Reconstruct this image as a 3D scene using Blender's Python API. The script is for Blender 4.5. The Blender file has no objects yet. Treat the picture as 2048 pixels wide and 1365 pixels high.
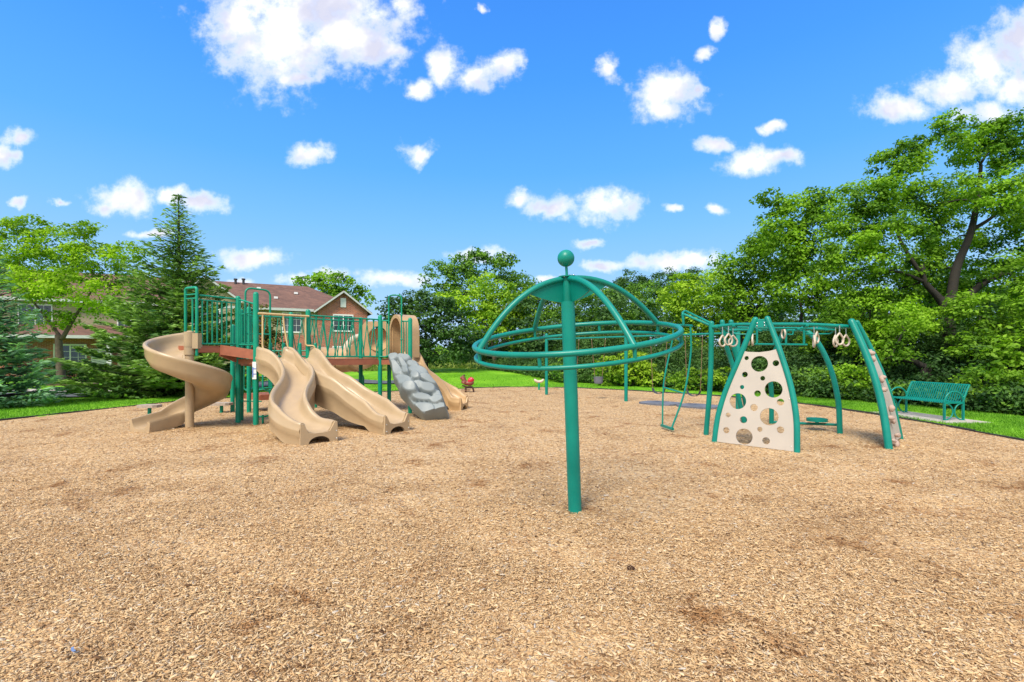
import bpy, bmesh, math, random
import numpy as np
from mathutils import Vector, Matrix
R = math.radians
C = bpy.context.scene.collection
SC = bpy.context.scene
rng = np.random.default_rng(7)
random.seed(7)

# ------------------------------------------------------------------ camera, world, sun, exposure
F, HZ, EYE = 950.0, 712.0, 1.6        # focal length in photo pixels, horizon row, eye height
cam = bpy.data.cameras.new('camera')
co = bpy.data.objects.new('camera', cam); C.objects.link(co)
co.location = (0, 0, EYE); co.rotation_euler = (R(90), 0, 0)
cam.sensor_width = 36; cam.lens = 36 * F / 2048
cam.shift_y = (HZ - 682.5) / 2048
cam.clip_end = 2000
SC.camera = co
SC.view_settings.view_transform = 'Standard'
SC.view_settings.look = 'None'
SC.view_settings.exposure = 0.45
SC.view_settings.gamma = 1.0

SUN_EL, SUN_AZ = 52, 205              # azimuth: clockwise from +Y
w = bpy.data.worlds.new("World"); SC.world = w; w.use_nodes = True
NT = w.node_tree; NT.nodes.clear()
def N(t, tree=None, **kw):
    n = (tree or NT).nodes.new(t)
    for k, v in kw.items(): setattr(n, k, v)
    return n
def L(a, b, tree=None): (tree or NT).links.new(a, b)
def math_node(tree, op, a, b=None, clamp=False):
    n = N('ShaderNodeMath', tree, operation=op, use_clamp=clamp)
    for i, v in enumerate((a, b)):
        if v is None: continue
        if isinstance(v, (int, float)): n.inputs[i].default_value = v
        else: L(v, n.inputs[i], tree)
    return n.outputs[0]
def mix_node(tree, fac, a, b, blend='MIX'):
    n = N('ShaderNodeMix', tree, data_type='RGBA', blend_type=blend)
    for i, v in ((0, fac), (6, a), (7, b)):
        if isinstance(v, (int, float)): n.inputs[i].default_value = v
        elif isinstance(v, tuple): n.inputs[i].default_value = (*v, 1) if len(v) == 3 else v
        else: L(v, n.inputs[i], tree)
    return n.outputs[2]
def ramp(tree, fac, stops, interp='LINEAR'):
    n = N('ShaderNodeValToRGB', tree); n.color_ramp.interpolation = interp
    e = n.color_ramp.elements
    while len(e) < len(stops): e.new(0.5)
    for el, (p, c) in zip(e, stops):
        el.position = p; el.color = (*c, 1) if len(c) == 3 else c
    L(fac, n.inputs[0], tree)
    return n.outputs[0]
def maprange(tree, v, a, b, c=0., d=1., smooth=True):
    n = N('ShaderNodeMapRange', tree)
    if smooth: n.interpolation_type = 'SMOOTHSTEP'
    L(v, n.inputs[0], tree)
    for i, x in zip((1, 2, 3, 4), (a, b, c, d)): n.inputs[i].default_value = x
    return n.outputs[0]

def build_world():
    sky = N('ShaderNodeTexSky'); sky.sky_type = 'NISHITA'; sky.sun_disc = False
    sky.sun_elevation = R(SUN_EL); sky.sun_rotation = R(SUN_AZ)
    sky.air_density = 1.0; sky.dust_density = 0.6; sky.ozone_density = 2.5
    tc = N('ShaderNodeTexCoord')
    sep = N('ShaderNodeSeparateXYZ'); L(tc.outputs['Generated'], sep.inputs[0])
    x, y, z = sep.outputs
    # deeper, more saturated blue high up, paler towards the horizon
    strength = 0.12; k0 = 1.0 / strength
    blue = ramp(NT, maprange(NT, z, 0.0, 1.0, smooth=False), [(p_, tuple(v * .84 * .5 for v in c)) for p_, c in
        [(0, (.44, .65, .95)), (.08, (.37, .62, .95)), (.158, (.29, .58, .96)), (.25, (.19, .52, .98)), (.356, (.105, .43, 1.0)), (.5, (.06, .335, .97)), (.62, (.045, .27, .92)), (1, (.02, .14, .6))]])
    bs = N('ShaderNodeVectorMath', operation='SCALE'); L(blue, bs.inputs[0]); bs.inputs['Scale'].default_value = 2 * k0
    skt = mix_node(NT, .88, sky.outputs[0], bs.outputs[0])
    # clouds, as directions on the sky: a = x/y, b = z/y for the half in front; unseen noise cover added elsewhere
    ys = math_node(NT, 'MAXIMUM', y, 0.05)
    a = math_node(NT, 'DIVIDE', x, ys); b = math_node(NT, 'DIVIDE', z, ys)
    cv = N('ShaderNodeCombineXYZ'); L(a, cv.inputs[0]); L(b, cv.inputs[1])
    warp = N('ShaderNodeTexNoise'); warp.inputs['Scale'].default_value = 9; warp.inputs['Detail'].default_value = 5
    warp.inputs['Roughness'].default_value = 0.6
    L(cv.outputs[0], warp.inputs['Vector'])
    wsub = N('ShaderNodeVectorMath', operation='SUBTRACT'); L(warp.outputs['Color'], wsub.inputs[0]); wsub.inputs[1].default_value = (.5, .5, .5)
    wadd = N('ShaderNodeVectorMath', operation='MULTIPLY_ADD'); L(wsub.outputs[0], wadd.inputs[0])
    wadd.inputs[1].default_value = (.11, .06, 0); L(cv.outputs[0], wadd.inputs[2])
    clouds = [(560,85,120,92),(700,62,112,78),(610,15,175,70),(786,105,36,18),(478,50,58,52),(600,160,52,22),(740,105,66,32),
      (815,10,30,24),(975,16,12,10),(890,132,36,38),(838,176,30,18),(948,158,42,24),(1002,126,32,28),
      (1220,135,22,22),(1340,190,60,48),(1330,215,50,26),(1396,182,22,14),(1432,60,15,20),(1410,106,20,13),
      (1975,130,70,60),(2045,80,70,62),(1895,175,66,34),(1795,212,66,28),(1975,225,70,26),(2040,180,40,40),
      (1435,291,34,16),(1515,322,62,26),(1560,318,38,16),(1478,330,34,20),(1545,256,20,12),
      (622,304,38,20),(842,304,34,22),(30,277,36,17),(8,312,24,20),(245,398,58,30),(225,415,44,16),(275,410,34,24),(400,402,50,18),(345,393,30,18),
      (118,401,17,8),(40,406,17,10),(505,514,68,20),(1100,412,48,24),(1044,396,32,14),(1215,412,60,30),(1345,414,18,9),(1425,420,19,11),
      (1178,484,28,10),(1212,528,48,12),(1340,528,100,16),(1400,520,50,16),(955,512,58,14),(665,547,54,12),(790,563,66,14),(610,560,44,10),(480,563,34,9),
      (1090,556,24,8),(300,470,44,8)]
    acc = None
    for px, py, rx, ry in clouds:
        ca, cb, ra, rb = (px - 1024) / F, (HZ - py) / F, rx / F * 1.04, ry / F * 1.05
        m = N('ShaderNodeVectorMath', operation='MULTIPLY_ADD'); L(wadd.outputs[0], m.inputs[0])
        m.inputs[1].default_value = (1 / ra, 1 / rb, 0); m.inputs[2].default_value = (-ca / ra, -cb / rb, 0)
        ln = N('ShaderNodeVectorMath', operation='LENGTH'); L(m.outputs[0], ln.inputs[0])
        if acc is None: acc = ln.outputs['Value']
        else:
            sm = N('ShaderNodeMath', operation='SMOOTH_MIN'); L(acc, sm.inputs[0]); L(ln.outputs['Value'], sm.inputs[1]); sm.inputs[2].default_value = 0.25
            acc = sm.outputs[0]
    front = maprange(NT, y, 0.05, 0.2)
    nz = N('ShaderNodeTexNoise'); nz.inputs['Scale'].default_value = 22; nz.inputs['Detail'].default_value = 9; nz.inputs['Roughness'].default_value = 0.62
    L(cv.outputs[0], nz.inputs['Vector'])
    d = math_node(NT, 'SUBTRACT', 1.0, acc)
    d = math_node(NT, 'ADD', d, math_node(NT, 'MULTIPLY', math_node(NT, 'SUBTRACT', nz.outputs[0], 0.5), 2.3))
    dens = maprange(NT, d, -0.38, 0.92)
    dens = math_node(NT, 'MULTIPLY', dens, front)
    # unseen cloud added overhead and behind the camera to whiten the ambient light
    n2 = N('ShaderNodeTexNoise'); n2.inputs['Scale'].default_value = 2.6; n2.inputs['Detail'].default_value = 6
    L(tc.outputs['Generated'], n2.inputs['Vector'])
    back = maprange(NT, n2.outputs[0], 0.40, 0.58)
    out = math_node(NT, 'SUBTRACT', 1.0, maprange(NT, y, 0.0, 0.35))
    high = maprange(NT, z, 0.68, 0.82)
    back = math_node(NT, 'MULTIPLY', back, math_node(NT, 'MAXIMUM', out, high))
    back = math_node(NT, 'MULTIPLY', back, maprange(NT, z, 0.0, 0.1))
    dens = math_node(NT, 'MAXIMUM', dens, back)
    # cloud tone: bright, with soft lavender undersides
    n3 = N('ShaderNodeTexNoise'); n3.inputs['Scale'].default_value = 9; n3.inputs['Detail'].default_value = 4
    off = N('ShaderNodeVectorMath', operation='ADD'); L(cv.outputs[0], off.inputs[0]); off.inputs[1].default_value = (0, .02, 3)
    L(off.outputs[0], n3.inputs['Vector'])
    tone = maprange(NT, n3.outputs[0], 0.38, 0.62)
    inner = maprange(NT, d, 0.1, 0.75)
    tone = math_node(NT, 'MULTIPLY', math_node(NT, 'SUBTRACT', 1.0, tone), inner)
    k = 1.0 / strength
    cc = mix_node(NT, tone, (.92 * k, .92 * k, .94 * k), (0.56 * k, 0.57 * k, 0.69 * k))
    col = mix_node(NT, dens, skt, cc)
    # thin white veil low over the horizon
    veil = maprange(NT, z, 0.02, 0.2, 0.08, 0.0)
    col = mix_node(NT, veil, col, (0.62 * k, 0.76 * k, 0.98 * k))
    bg = N('ShaderNodeBackground'); bg.inputs['Strength'].default_value = strength
    L(col, bg.inputs[0])
    wo = N('ShaderNodeOutputWorld'); L(bg.outputs[0], wo.inputs[0])
build_world()

sun = bpy.data.lights.new('sun', 'SUN'); so = bpy.data.objects.new('sun', sun); C.objects.link(so)
sun.energy = 3.8; sun.angle = R(20); sun.color = (1.0, 0.93, 0.80)
sdir = Vector((math.sin(R(SUN_AZ)) * math.cos(R(SUN_EL)), math.cos(R(SUN_AZ)) * math.cos(R(SUN_EL)), math.sin(R(SUN_EL))))
so.rotation_euler = sdir.to_track_quat('Z', 'Y').to_euler()

# ------------------------------------------------------------------ helpers
def P(px, py, d): return Vector(((px - 1024) / F * d, d, EYE + (HZ - py) / F * d))
def G(px, py):
    d = F * EYE / (py - HZ); return Vector(((px - 1024) / F * d, d, 0))
ORG = {}
def org(o): return ORG.get(o.name, Vector((0, 0, 0))) if o is not None else Vector((0, 0, 0))
def thing(name, label, cat, loc=(0, 0, 0), group=None, rz=0):
    o = bpy.data.objects.new(name, None); C.objects.link(o); o.empty_display_size = .2
    o.location = loc; o.rotation_euler = (0, 0, rz)
    o['label'] = label; o['category'] = cat
    if group: o['group'] = group
    ORG[o.name] = Vector(loc)
    return o
def tag(o, label, cat, group=None):
    o['label'] = label; o['category'] = cat
    if group: o['group'] = group
    return o
def link_mesh(name, verts, faces, mat, parent=None, smooth=True, sharp=40):
    me = bpy.data.meshes.new(name)
    if isinstance(verts, np.ndarray):
        vv = verts - np.array(org(parent))
        me.vertices.add(len(vv)); me.vertices.foreach_set('co', vv.astype(np.float32).ravel())
        f = np.asarray(faces, dtype=np.int32); k = f.shape[1]
        me.loops.add(f.size); me.loops.foreach_set('vertex_index', f.ravel())
        me.polygons.add(len(f)); me.polygons.foreach_set('loop_start', np.arange(len(f), dtype=np.int32) * k)
        me.update(calc_edges=True); me.validate()
    else:
        oo = org(parent)
        me.from_pydata([tuple(Vector(v) - oo) for v in verts], [], faces)
    me.materials.append(mat)
    if smooth:
        me.polygons.foreach_set('use_smooth', np.ones(len(me.polygons), dtype=bool))
        if sharp: me.set_sharp_from_angle(angle=R(sharp))
    o = bpy.data.objects.new(name, me); C.objects.link(o)
    if parent is not None:
        o.parent = parent; ORG[o.name] = org(parent)
    return o
def catmull(pts, n=8, closed=False):
    pts = [Vector(p) for p in pts]; out = []; m = len(pts)
    rngi = range(m if closed else m - 1)
    for i in rngi:
        if closed: p0, p1, p2, p3 = (pts[(i + k) % m] for k in (-1, 0, 1, 2))
        else:
            p1, p2 = pts[i], pts[i + 1]
            p0 = pts[i - 1] if i > 0 else p1 * 2 - p2
            p3 = pts[i + 2] if i + 2 < m else p2 * 2 - p1
        for j in range(n):
            t = j / n
            out.append(0.5 * ((2 * p1) + (p2 - p0) * t + (2 * p0 - 5 * p1 + 4 * p2 - p3) * t * t + (3 * p1 - p0 - 3 * p2 + p3) * t ** 3))
    if not closed: out.append(pts[-1])
    return out
def fillet(pts, r, n=5):
    """polyline with rounded corners"""
    pts = [Vector(p) for p in pts]; out = [pts[0]]
    for i in range(1, len(pts) - 1):
        a, b, c = pts[i - 1], pts[i], pts[i + 1]
        d1, d2 = (a - b), (c - b); rr = min(r, d1.length * .45, d2.length * .45)
        p, q = b + d1.normalized() * rr, b + d2.normalized() * rr
        for k in range(n + 1):
            t = k / n; out.append(p * (1 - t) ** 2 + b * 2 * t * (1 - t) + q * t * t)
    out.append(pts[-1]); return out
class MB:
    def __init__(s): s.v = []; s.f = []
    def add(s, v, f):
        o = len(s.v); s.v += [Vector(p) for p in v]; s.f += [tuple(i + o for i in q) for q in f]; return s
    def tube(s, pts, r, seg=10, closed=False, caps=True, dome=False):
        pts = [Vector(p) for p in pts]; n = len(pts)
        rad = r if hasattr(r, '__len__') else [r] * n
        v, f = [], []; up = None
        for i in range(n):
            if closed: t = pts[(i + 1) % n] - pts[i - 1]
            else: t = pts[min(i + 1, n - 1)] - pts[max(i - 1, 0)]
            t = t.normalized() if t.length > 1e-9 else Vector((0, 0, 1))
            if up is None:
                ref = Vector((0, 0, 1)) if abs(t.z) < .9 else Vector((1, 0, 0))
                up = (ref - t * ref.dot(t)).normalized()
            else:
                up = up - t * up.dot(t)
                up = up.normalized() if up.length > 1e-6 else Vector((1, 0, 0))
            sd = t.cross(up)
            for k in range(seg):
                a = 2 * math.pi * k / seg
                v.append(pts[i] + (up * math.cos(a) + sd * math.sin(a)) * rad[i])
        m = n if closed else n - 1
        for i in range(m):
            for k in range(seg):
                a, b = i * seg + k, i * seg + (k + 1) % seg
                c, d = ((i + 1) % n) * seg + (k + 1) % seg, ((i + 1) % n) * seg + k
                f.append((a, b, c, d))
        if caps and not closed:
            f.append(tuple(range(seg - 1, -1, -1))); f.append(tuple((n - 1) * seg + k for k in range(seg)))
        return s.add(v, f)
    def bar(s, a, b, r, seg=10): return s.tube([a, b], r, seg)
    def post(s, base, top, r, seg=16):
        """round post with a domed cap"""
        base, top = Vector(base), Vector(top); d = (top - base).normalized()
        pts = [base, top - d * r]; rs = [r, r]
        for k in range(1, 5):
            a = k / 4 * R(86); pts.append(top - d * r + d * r * math.sin(a)); rs.append(r * math.cos(a))
        return s.tube(pts, rs, seg)
    def box(s, c, sz, m=None):
        x, y, z = (q / 2 for q in sz); v = [Vector((i * x, j * y, k * z)) for i in (-1, 1) for j in (-1, 1) for k in (-1, 1)]
        if m is not None: v = [m @ p for p in v]
        v = [p + Vector(c) for p in v]
        return s.add(v, [(0, 1, 3, 2), (4, 6, 7, 5), (0, 4, 5, 1), (2, 3, 7, 6), (0, 2, 6, 4), (1, 5, 7, 3)])
    def bb(s, x0, x1, y0, y1, z0, z1):
        return s.box(((x0 + x1) / 2, (y0 + y1) / 2, (z0 + z1) / 2), (x1 - x0, y1 - y0, z1 - z0))
    def beam(s, a, b, wd, h):
        """box section from a to b, wd across, h tall"""
        a, b = Vector(a), Vector(b); d = b - a; t = d.normalized()
        sd = Vector((t.y, -t.x, 0)); sd = sd.normalized() if sd.length > 1e-6 else Vector((1, 0, 0)); up = sd.cross(t)
        v = [p + sd * (i * wd / 2) + up * (j * h / 2) for p in (a, b) for i in (-1, 1) for j in (-1, 1)]
        return s.add(v, [(0, 1, 3, 2), (4, 6, 7, 5), (0, 4, 5, 1), (2, 3, 7, 6), (0, 2, 6, 4), (1, 5, 7, 3)])
    def sphere(s, c, r, seg=16, rings=10, m=None):
        rx, ry, rz = r if hasattr(r, '__len__') else (r, r, r)
        v = []; f = []
        for i in range(rings + 1):
            th = math.pi * i / rings
            for k in range(seg):
                ph = 2 * math.pi * k / seg
                p = Vector((rx * math.sin(th) * math.cos(ph), ry * math.sin(th) * math.sin(ph), rz * math.cos(th)))
                v.append((m @ p if m is not None else p) + Vector(c))
        for i in range(rings):
            for k in range(seg):
                a, b = i * seg + k, i * seg + (k + 1) % seg
                f.append((a, a + seg, b + seg, b))
        return s.add(v, f)
    def prism(s, poly, z0, z1):
        n = len(poly); v = [(p[0], p[1], z0) for p in poly] + [(p[0], p[1], z1) for p in poly]
        f = [tuple(range(n - 1, -1, -1)), tuple(range(n, 2 * n))] + [(i, (i + 1) % n, n + (i + 1) % n, n + i) for i in range(n)]
        return s.add(v, f)
    def sweep(s, frames, prof, cap=True):
        """frames: list of (origin, side, up); prof: closed list of (s, h)"""
        v = []; f = []; n = 0
        for i, fr in enumerate(frames):
            o, sd, up = fr; pr = prof(i / (len(frames) - 1)) if callable(prof) else prof
            n = len(pr)
            for a, b in pr: v.append(o + sd * a + up * b)
        for i in range(len(frames) - 1):
            for k in range(n):
                a, b = i * n + k, i * n + (k + 1) % n
                f.append((a, b, b + n, a + n))
        if cap:
            f.append(tuple(range(n - 1, -1, -1))); f.append(tuple((len(frames) - 1) * n + k for k in range(n)))
        return s.add(v, f)
    def build(s, name, mat, parent=None, smooth=True, sharp=40):
        return link_mesh(name, s.v, s.f, mat, parent, smooth, sharp)
def copy_tree(o, loc=None, parent=None):
    c = o.copy(); C.objects.link(c)
    if parent is not None: c.parent = parent
    if loc is not None: c.location = loc
    for ch in [q for q in bpy.data.objects if q.parent == o]: copy_tree(ch, None, c)
    return c

# ------------------------------------------------------------------ materials
def new_mat(name):
    m = bpy.data.materials.new(name); m.use_nodes = True; t = m.node_tree
    return m, t, t.nodes['Principled BSDF']
def simple(name, col, rough=.5, var=.12, scale=6., bump=0., bscale=60., spec=.5, coat=0., metal=0.):
    m, t, b = new_mat(name)
    tc = N('ShaderNodeTexCoord', t)
    nz = N('ShaderNodeTexNoise', t); nz.inputs['Scale'].default_value = scale; nz.inputs['Detail'].default_value = 6
    L(tc.outputs['Object'], nz.inputs['Vector'], t)
    lo = tuple(c * (1 - var) for c in col); hi = tuple(min(1, c * (1 + var)) for c in col)
    L(ramp(t, nz.outputs[0], [(.3, lo), (.7, hi)]), b.inputs['Base Color'], t)
    L(maprange(t, nz.outputs[0], .3, .7, rough * .85, min(1, rough * 1.15)), b.inputs['Roughness'], t)
    b.inputs['Specular IOR Level'].default_value = spec; b.inputs['Metallic'].default_value = metal
    b.inputs['Coat Weight'].default_value = coat
    if bump:
        n2 = N('ShaderNodeTexNoise', t); n2.inputs['Scale'].default_value = bscale; n2.inputs['Detail'].default_value = 3
        L(tc.outputs['Object'], n2.inputs['Vector'], t)
        bp = N('ShaderNodeBump', t); bp.inputs['Strength'].default_value = bump; bp.inputs['Distance'].default_value = .01
        L(n2.outputs[0], bp.inputs['Height'], t); L(bp.outputs[0], b.inputs['Normal'], t)
    return m
def leaf_mat(name, dark, light, trans=.35, nscale=.55):
    m, t, b = new_mat(name)
    geo = N('ShaderNodeNewGeometry', t)
    nz = N('ShaderNodeTexNoise', t); nz.inputs['Scale'].default_value = nscale; nz.inputs['Detail'].default_value = 3
    L(geo.outputs['Position'], nz.inputs['Vector'], t)
    f = math_node(t, 'ADD', math_node(t, 'MULTIPLY', geo.outputs['Random Per Island'], .45), math_node(t, 'MULTIPLY', maprange(t, nz.outputs[0], .36, .64), .6), True)
    mid = tuple((p + q) / 2 * .95 for p, q in zip(dark, light))
    c = ramp(t, f, [(0, dark), (.5, mid), (1, light)])
    L(c, b.inputs['Base Color'], t); b.inputs['Roughness'].default_value = .62; b.inputs['Specular IOR Level'].default_value = .22
    tr = N('ShaderNodeBsdfTranslucent', t)
    warm = mix_node(t, 1., c, (1.05, 1.2, .5), 'MULTIPLY')
    L(warm, tr.inputs[0], t)
    mx = N('ShaderNodeMixShader', t); mx.inputs[0].default_value = trans
    L(b.outputs[0], mx.inputs[1], t); L(tr.outputs[0], mx.inputs[2], t)
    L(mx.outputs[0], t.nodes['Material Output'].inputs[0], t)
    return m
M = {}
M['green'] = simple('green_powder_coat', (.003, .25, .145), .38, .12, 3., .06, 180., .35)
M['teal'] = simple('teal_powder_coat', (.002, .205, .158), .36, .12, 3., .05, 180., .35)
M['tan'] = simple('tan_plastic', (.42, .305, .180), .33, .06, 4., .10, 260., .4)
M['tan2'] = simple('warm_tan_plastic', (.45, .295, .15), .4, .07, 4., .10, 260., .4)
M['cream'] = simple('cream_coated_steel', (.58, .41, .19), .4, .06)
M['ring'] = simple('ivory_plastic', (.55, .46, .36), .4, .08)
M['panel'] = simple('beige_panel', (.46, .408, .345), .5, .05, 2., .06, 200.)
M['hold'] = simple('pinkish_stone_hold', (.40, .29, .235), .7, .2, 14., .3, 60.)
M['deck'] = simple('red_brown_deck', (.33, .105, .052), .6, .12, 8., .2, 90.)
M['rock'] = simple('grey_moulded_rock', (.20, .228, .228), .5, .06, 4., .15, 120.)
M['steel'] = simple('galvanised_steel', (.55, .55, .54), .35, .15, 20., metal=.9)
M['chain'] = simple('rusty_chain', (.26, .15, .095), .6, .3, 30.)
M['rubber'] = simple('dark_grey_rubber', (.045, .05, .062), .7, .2, 12.)
M['matgrey'] = simple('blue_grey_rubber', (.13, .14, .17), .85, .25, 5., .4, 80.)
M['black'] = simple('black_plastic', (.032, .032, .034), .5, .3, 8.)
M['slab'] = simple('weathered_wood', (.36, .29, .23), .8, .2, 12., .3, 60.)
M['concrete'] = simple('concrete', (.42, .38, .33), .9, .15, 5., .3, 60.)
M['asphalt'] = simple('asphalt', (.085, .09, .105), .9, .25, 3., .4, 120.)
M['white'] = simple('white_paint', (.75, .75, .73), .5, .05)
M['trim'] = simple('grey_white_trim', (.50, .52, .50), .5, .05)
M['dullblue'] = simple('dull_blue_plastic', (.16, .24, .42), .5, .1)
M['blue'] = simple('blue_print', (.06, .14, .5), .5, .05)
M['glass'] = simple('dark_window_glass', (.03, .045, .055), .08, .3, 1.5, 0., 1., .8)
M['brownplastic'] = simple('brown_toy_plastic', (.20, .055, .035), .45, .2, 9.)
M['darkbrown'] = simple('dark_brown_plastic', (.06, .025, .015), .45, .2, 9.)
M['red'] = simple('red_plastic', (.55, .015, .035), .35, .1, 6.)
M['bark'] = simple('tree_bark', (.10, .075, .05), .95, .4, 7., .9, 25.)
M['barkl'] = simple('light_bark', (.24, .17, .11), .95, .3, 9., .8, 30.)
M['barkd'] = simple('dark_bark', (.026, .021, .016), .95, .4, 7., .9, 25.)
M['soil'] = simple('dark_mulch', (.10, .05, .032), .95, .4, 10., .8, 40.)

# ------------------------------------------------------------------ ground
MULCH = [(-13.6, -9), (-13.1, 6), (-12.6, 11.7), (-12.2, 14.4), (-11.7, 16.7), (-9.6, 19.2), (-6.2, 20.8), (-3.4, 22.35), (-1.2, 23.9), (-.1, 24.15), (1.2, 24.2), (3.1, 23.6),
         (5.2, 22), (7.9, 19.2), (9.35, 16.9), (9.75, 15), (9.85, 12.9), (9.9, 11.4), (9.75, 10), (9.62, 8.9), (9.5, 4), (9.4, -9)]
MP = np.array(MULCH)
def inside(x, y):
    x = np.asarray(x, float); y = np.asarray(y, float); r = np.zeros(x.shape, bool); n = len(MP); j = n - 1
    for i in range(n):
        xi, yi = MP[i]; xj, yj = MP[j]
        c = ((yi > y) != (yj > y)) & (x < (xj - xi) * (y - yi) / (yj - yi + 1e-12) + xi)
        r ^= c; j = i
    return r
def dist_edge(x, y):
    x = np.asarray(x, float); y = np.asarray(y, float); best = np.full(x.shape, 1e9)
    for i in range(len(MP)):
        a, b = MP[i], MP[(i + 1) % len(MP)]; d = b - a
        t = np.clip(((x - a[0]) * d[0] + (y - a[1]) * d[1]) / (d @ d), 0, 1)
        best = np.minimum(best, np.hypot(x - a[0] - t * d[0], y - a[1] - t * d[1]))
    return best
def hgt(x, y):
    x = np.asarray(x, float); y = np.asarray(y, float)
    ins = inside(x, y); de = dist_edge(x, y)
    ramp_ = np.clip(de / 6., 0, 1); ramp_ = ramp_ * ramp_ * (3 - 2 * ramp_)
    mound = .55 * np.exp(-(((x + 5) / 9) ** 2 + ((y - 34) / 7) ** 2))
    und = .05 * np.sin(x * .7 + 1.3) * np.cos(y * .45) * ramp_
    h = .03 + (mound + und + .12 * np.clip((np.hypot(x, y) - 22) / 30, 0, 1)) * ramp_
    return np.where(ins, -.08, h)
def hz(x, y): return float(hgt(np.array([x]), np.array([y]))[0])
def lawn_mat():
    m, t, b = new_mat('lawn_grass')
    tc = N('ShaderNodeTexCoord', t)
    n1 = N('ShaderNodeTexNoise', t); n1.inputs['Scale'].default_value = .5; n1.inputs['Detail'].default_value = 4; L(tc.outputs['Object'], n1.inputs['Vector'], t)
    n2 = N('ShaderNodeTexNoise', t); n2.inputs['Scale'].default_value = 30; n2.inputs['Detail'].default_value = 6; n2.inputs['Roughness'].default_value = .8; L(tc.outputs['Object'], n2.inputs['Vector'], t)
    f = math_node(t, 'ADD', math_node(t, 'MULTIPLY', n1.outputs[0], .5), math_node(t, 'MULTIPLY', n2.outputs[0], .5))
    c = ramp(t, f, [(.34, (.075, .22, .008)), (.5, (.15, .38, .012)), (.66, (.26, .50, .03))])
    L(c, b.inputs['Base Color'], t); b.inputs['Roughness'].default_value = .85; b.inputs['Specular IOR Level'].default_value = .15
    bp = N('ShaderNodeBump', t); bp.inputs['Strength'].default_value = .7; bp.inputs['Distance'].default_value = .04
    L(n2.outputs[0], bp.inputs['Height'], t); L(bp.outputs[0], b.inputs['Normal'], t)
    return m
M['lawn'] = lawn_mat()
def chip_mat(name, base=False):
    m, t, b = new_mat(name)
    geo = N('ShaderNodeNewGeometry', t)
    n1 = N('ShaderNodeTexNoise', t); n1.inputs['Scale'].default_value = .8; n1.inputs['Detail'].default_value = 5; n1.inputs['Roughness'].default_value = .65
    L(geo.outputs['Position'], n1.inputs['Vector'], t)
    if base:
        mp = N('ShaderNodeMapping', t); mp.inputs['Scale'].default_value = (1, 1.0, 1); L(geo.outputs['Position'], mp.inputs[0], t)
        vo = N('ShaderNodeTexVoronoi', t); vo.inputs['Scale'].default_value = 34; vo.inputs['Randomness'].default_value = 1
        wn = N('ShaderNodeTexNoise', t); wn.inputs['Scale'].default_value = 14; wn.inputs['Detail'].default_value = 2; L(mp.outputs[0], wn.inputs['Vector'], t)
        wv = N('ShaderNodeVectorMath', t, operation='MULTIPLY_ADD'); L(wn.outputs['Color'], wv.inputs[0], t); wv.inputs[1].default_value = (.1, .1, .1); L(mp.outputs[0], wv.inputs[2], t)
        L(wv.outputs[0], vo.inputs['Vector'], t)
        sx = N('ShaderNodeSeparateColor', t); L(vo.outputs['Color'], sx.inputs[0], t); rnd = sx.outputs[0]
        hgt_ = math_node(t, 'MULTIPLY', rnd, math_node(t, 'SUBTRACT', 1., vo.outputs['Distance']))
    else: rnd = geo.outputs['Random Per Island']
    c = ramp(t, rnd, [(0, (.10, .050, .023)), (.09, (.34, .195, .092)), (.4, (.54, .352, .175)), (.72, (.62, .43, .228)), (.94, (.69, .52, .32)), (1, (.46, .41, .35))])
    big = ramp(t, n1.outputs[0], [(.3, (.80, .75, .70)), (.47, (1, 1, 1)), (.75, (1.06, 1.04, 1.0))])
    n5 = N('ShaderNodeTexNoise', t); n5.inputs['Scale'].default_value = 1.15; n5.inputs['Detail'].default_value = 6; n5.inputs['Roughness'].default_value = .72; n5.inputs['Distortion'].default_value = .4
    L(geo.outputs['Position'], n5.inputs['Vector'], t)
    damp = math_node(t, 'MULTIPLY', maprange(t, n5.outputs[0], .535, .68), .85)
    c = mix_node(t, damp, c, mix_node(t, 1., c, (.52, .36, .24), 'MULTIPLY'))
    c2 = mix_node(t, 1., c, big, 'MULTIPLY')
    L(c2, b.inputs['Base Color'], t); b.inputs['Roughness'].default_value = .85; b.inputs['Specular IOR Level'].default_value = .2
    if base:
        bp = N('ShaderNodeBump', t); bp.inputs['Strength'].default_value = .9; bp.inputs['Distance'].default_value = .03
        L(hgt_, bp.inputs['Height'], t); L(bp.outputs[0], b.inputs['Normal'], t)
    return m
M['chip'] = chip_mat('wood_chips'); M['chipbase'] = chip_mat('wood_chip_bed', True)

def grid_axis(lo, hi, fine_lo, fine_hi, fs, cs):
    a = list(np.arange(fine_lo, fine_hi + 1e-6, fs)); x = fine_lo; st = fs
    left = []
    while x > lo: st = min(cs, st * 1.35); x -= st; left.append(x)
    x = fine_hi; st = fs; right = []
    while x < hi: st = min(cs, st * 1.35); x += st; right.append(x)
    return np.array(left[::-1] + a + right)
gx = grid_axis(-420, 420, -20, 16, .5, 40); gy = grid_axis(-60, 700, -10, 44, .5, 40)
XX, YY = np.meshgrid(gx, gy, indexing='ij'); ZZ = hgt(XX.ravel(), YY.ravel())
nx, ny = len(gx), len(gy); idx = np.arange(nx * ny).reshape(nx, ny)
fc = np.stack([idx[:-1, :-1], idx[1:, :-1], idx[1:, 1:], idx[:-1, 1:]], -1).reshape(-1, 4)
o = link_mesh('ground', np.stack([XX.ravel(), YY.ravel(), ZZ], 1), fc, M['lawn'], sharp=0); o['kind'] = 'structure'
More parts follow.
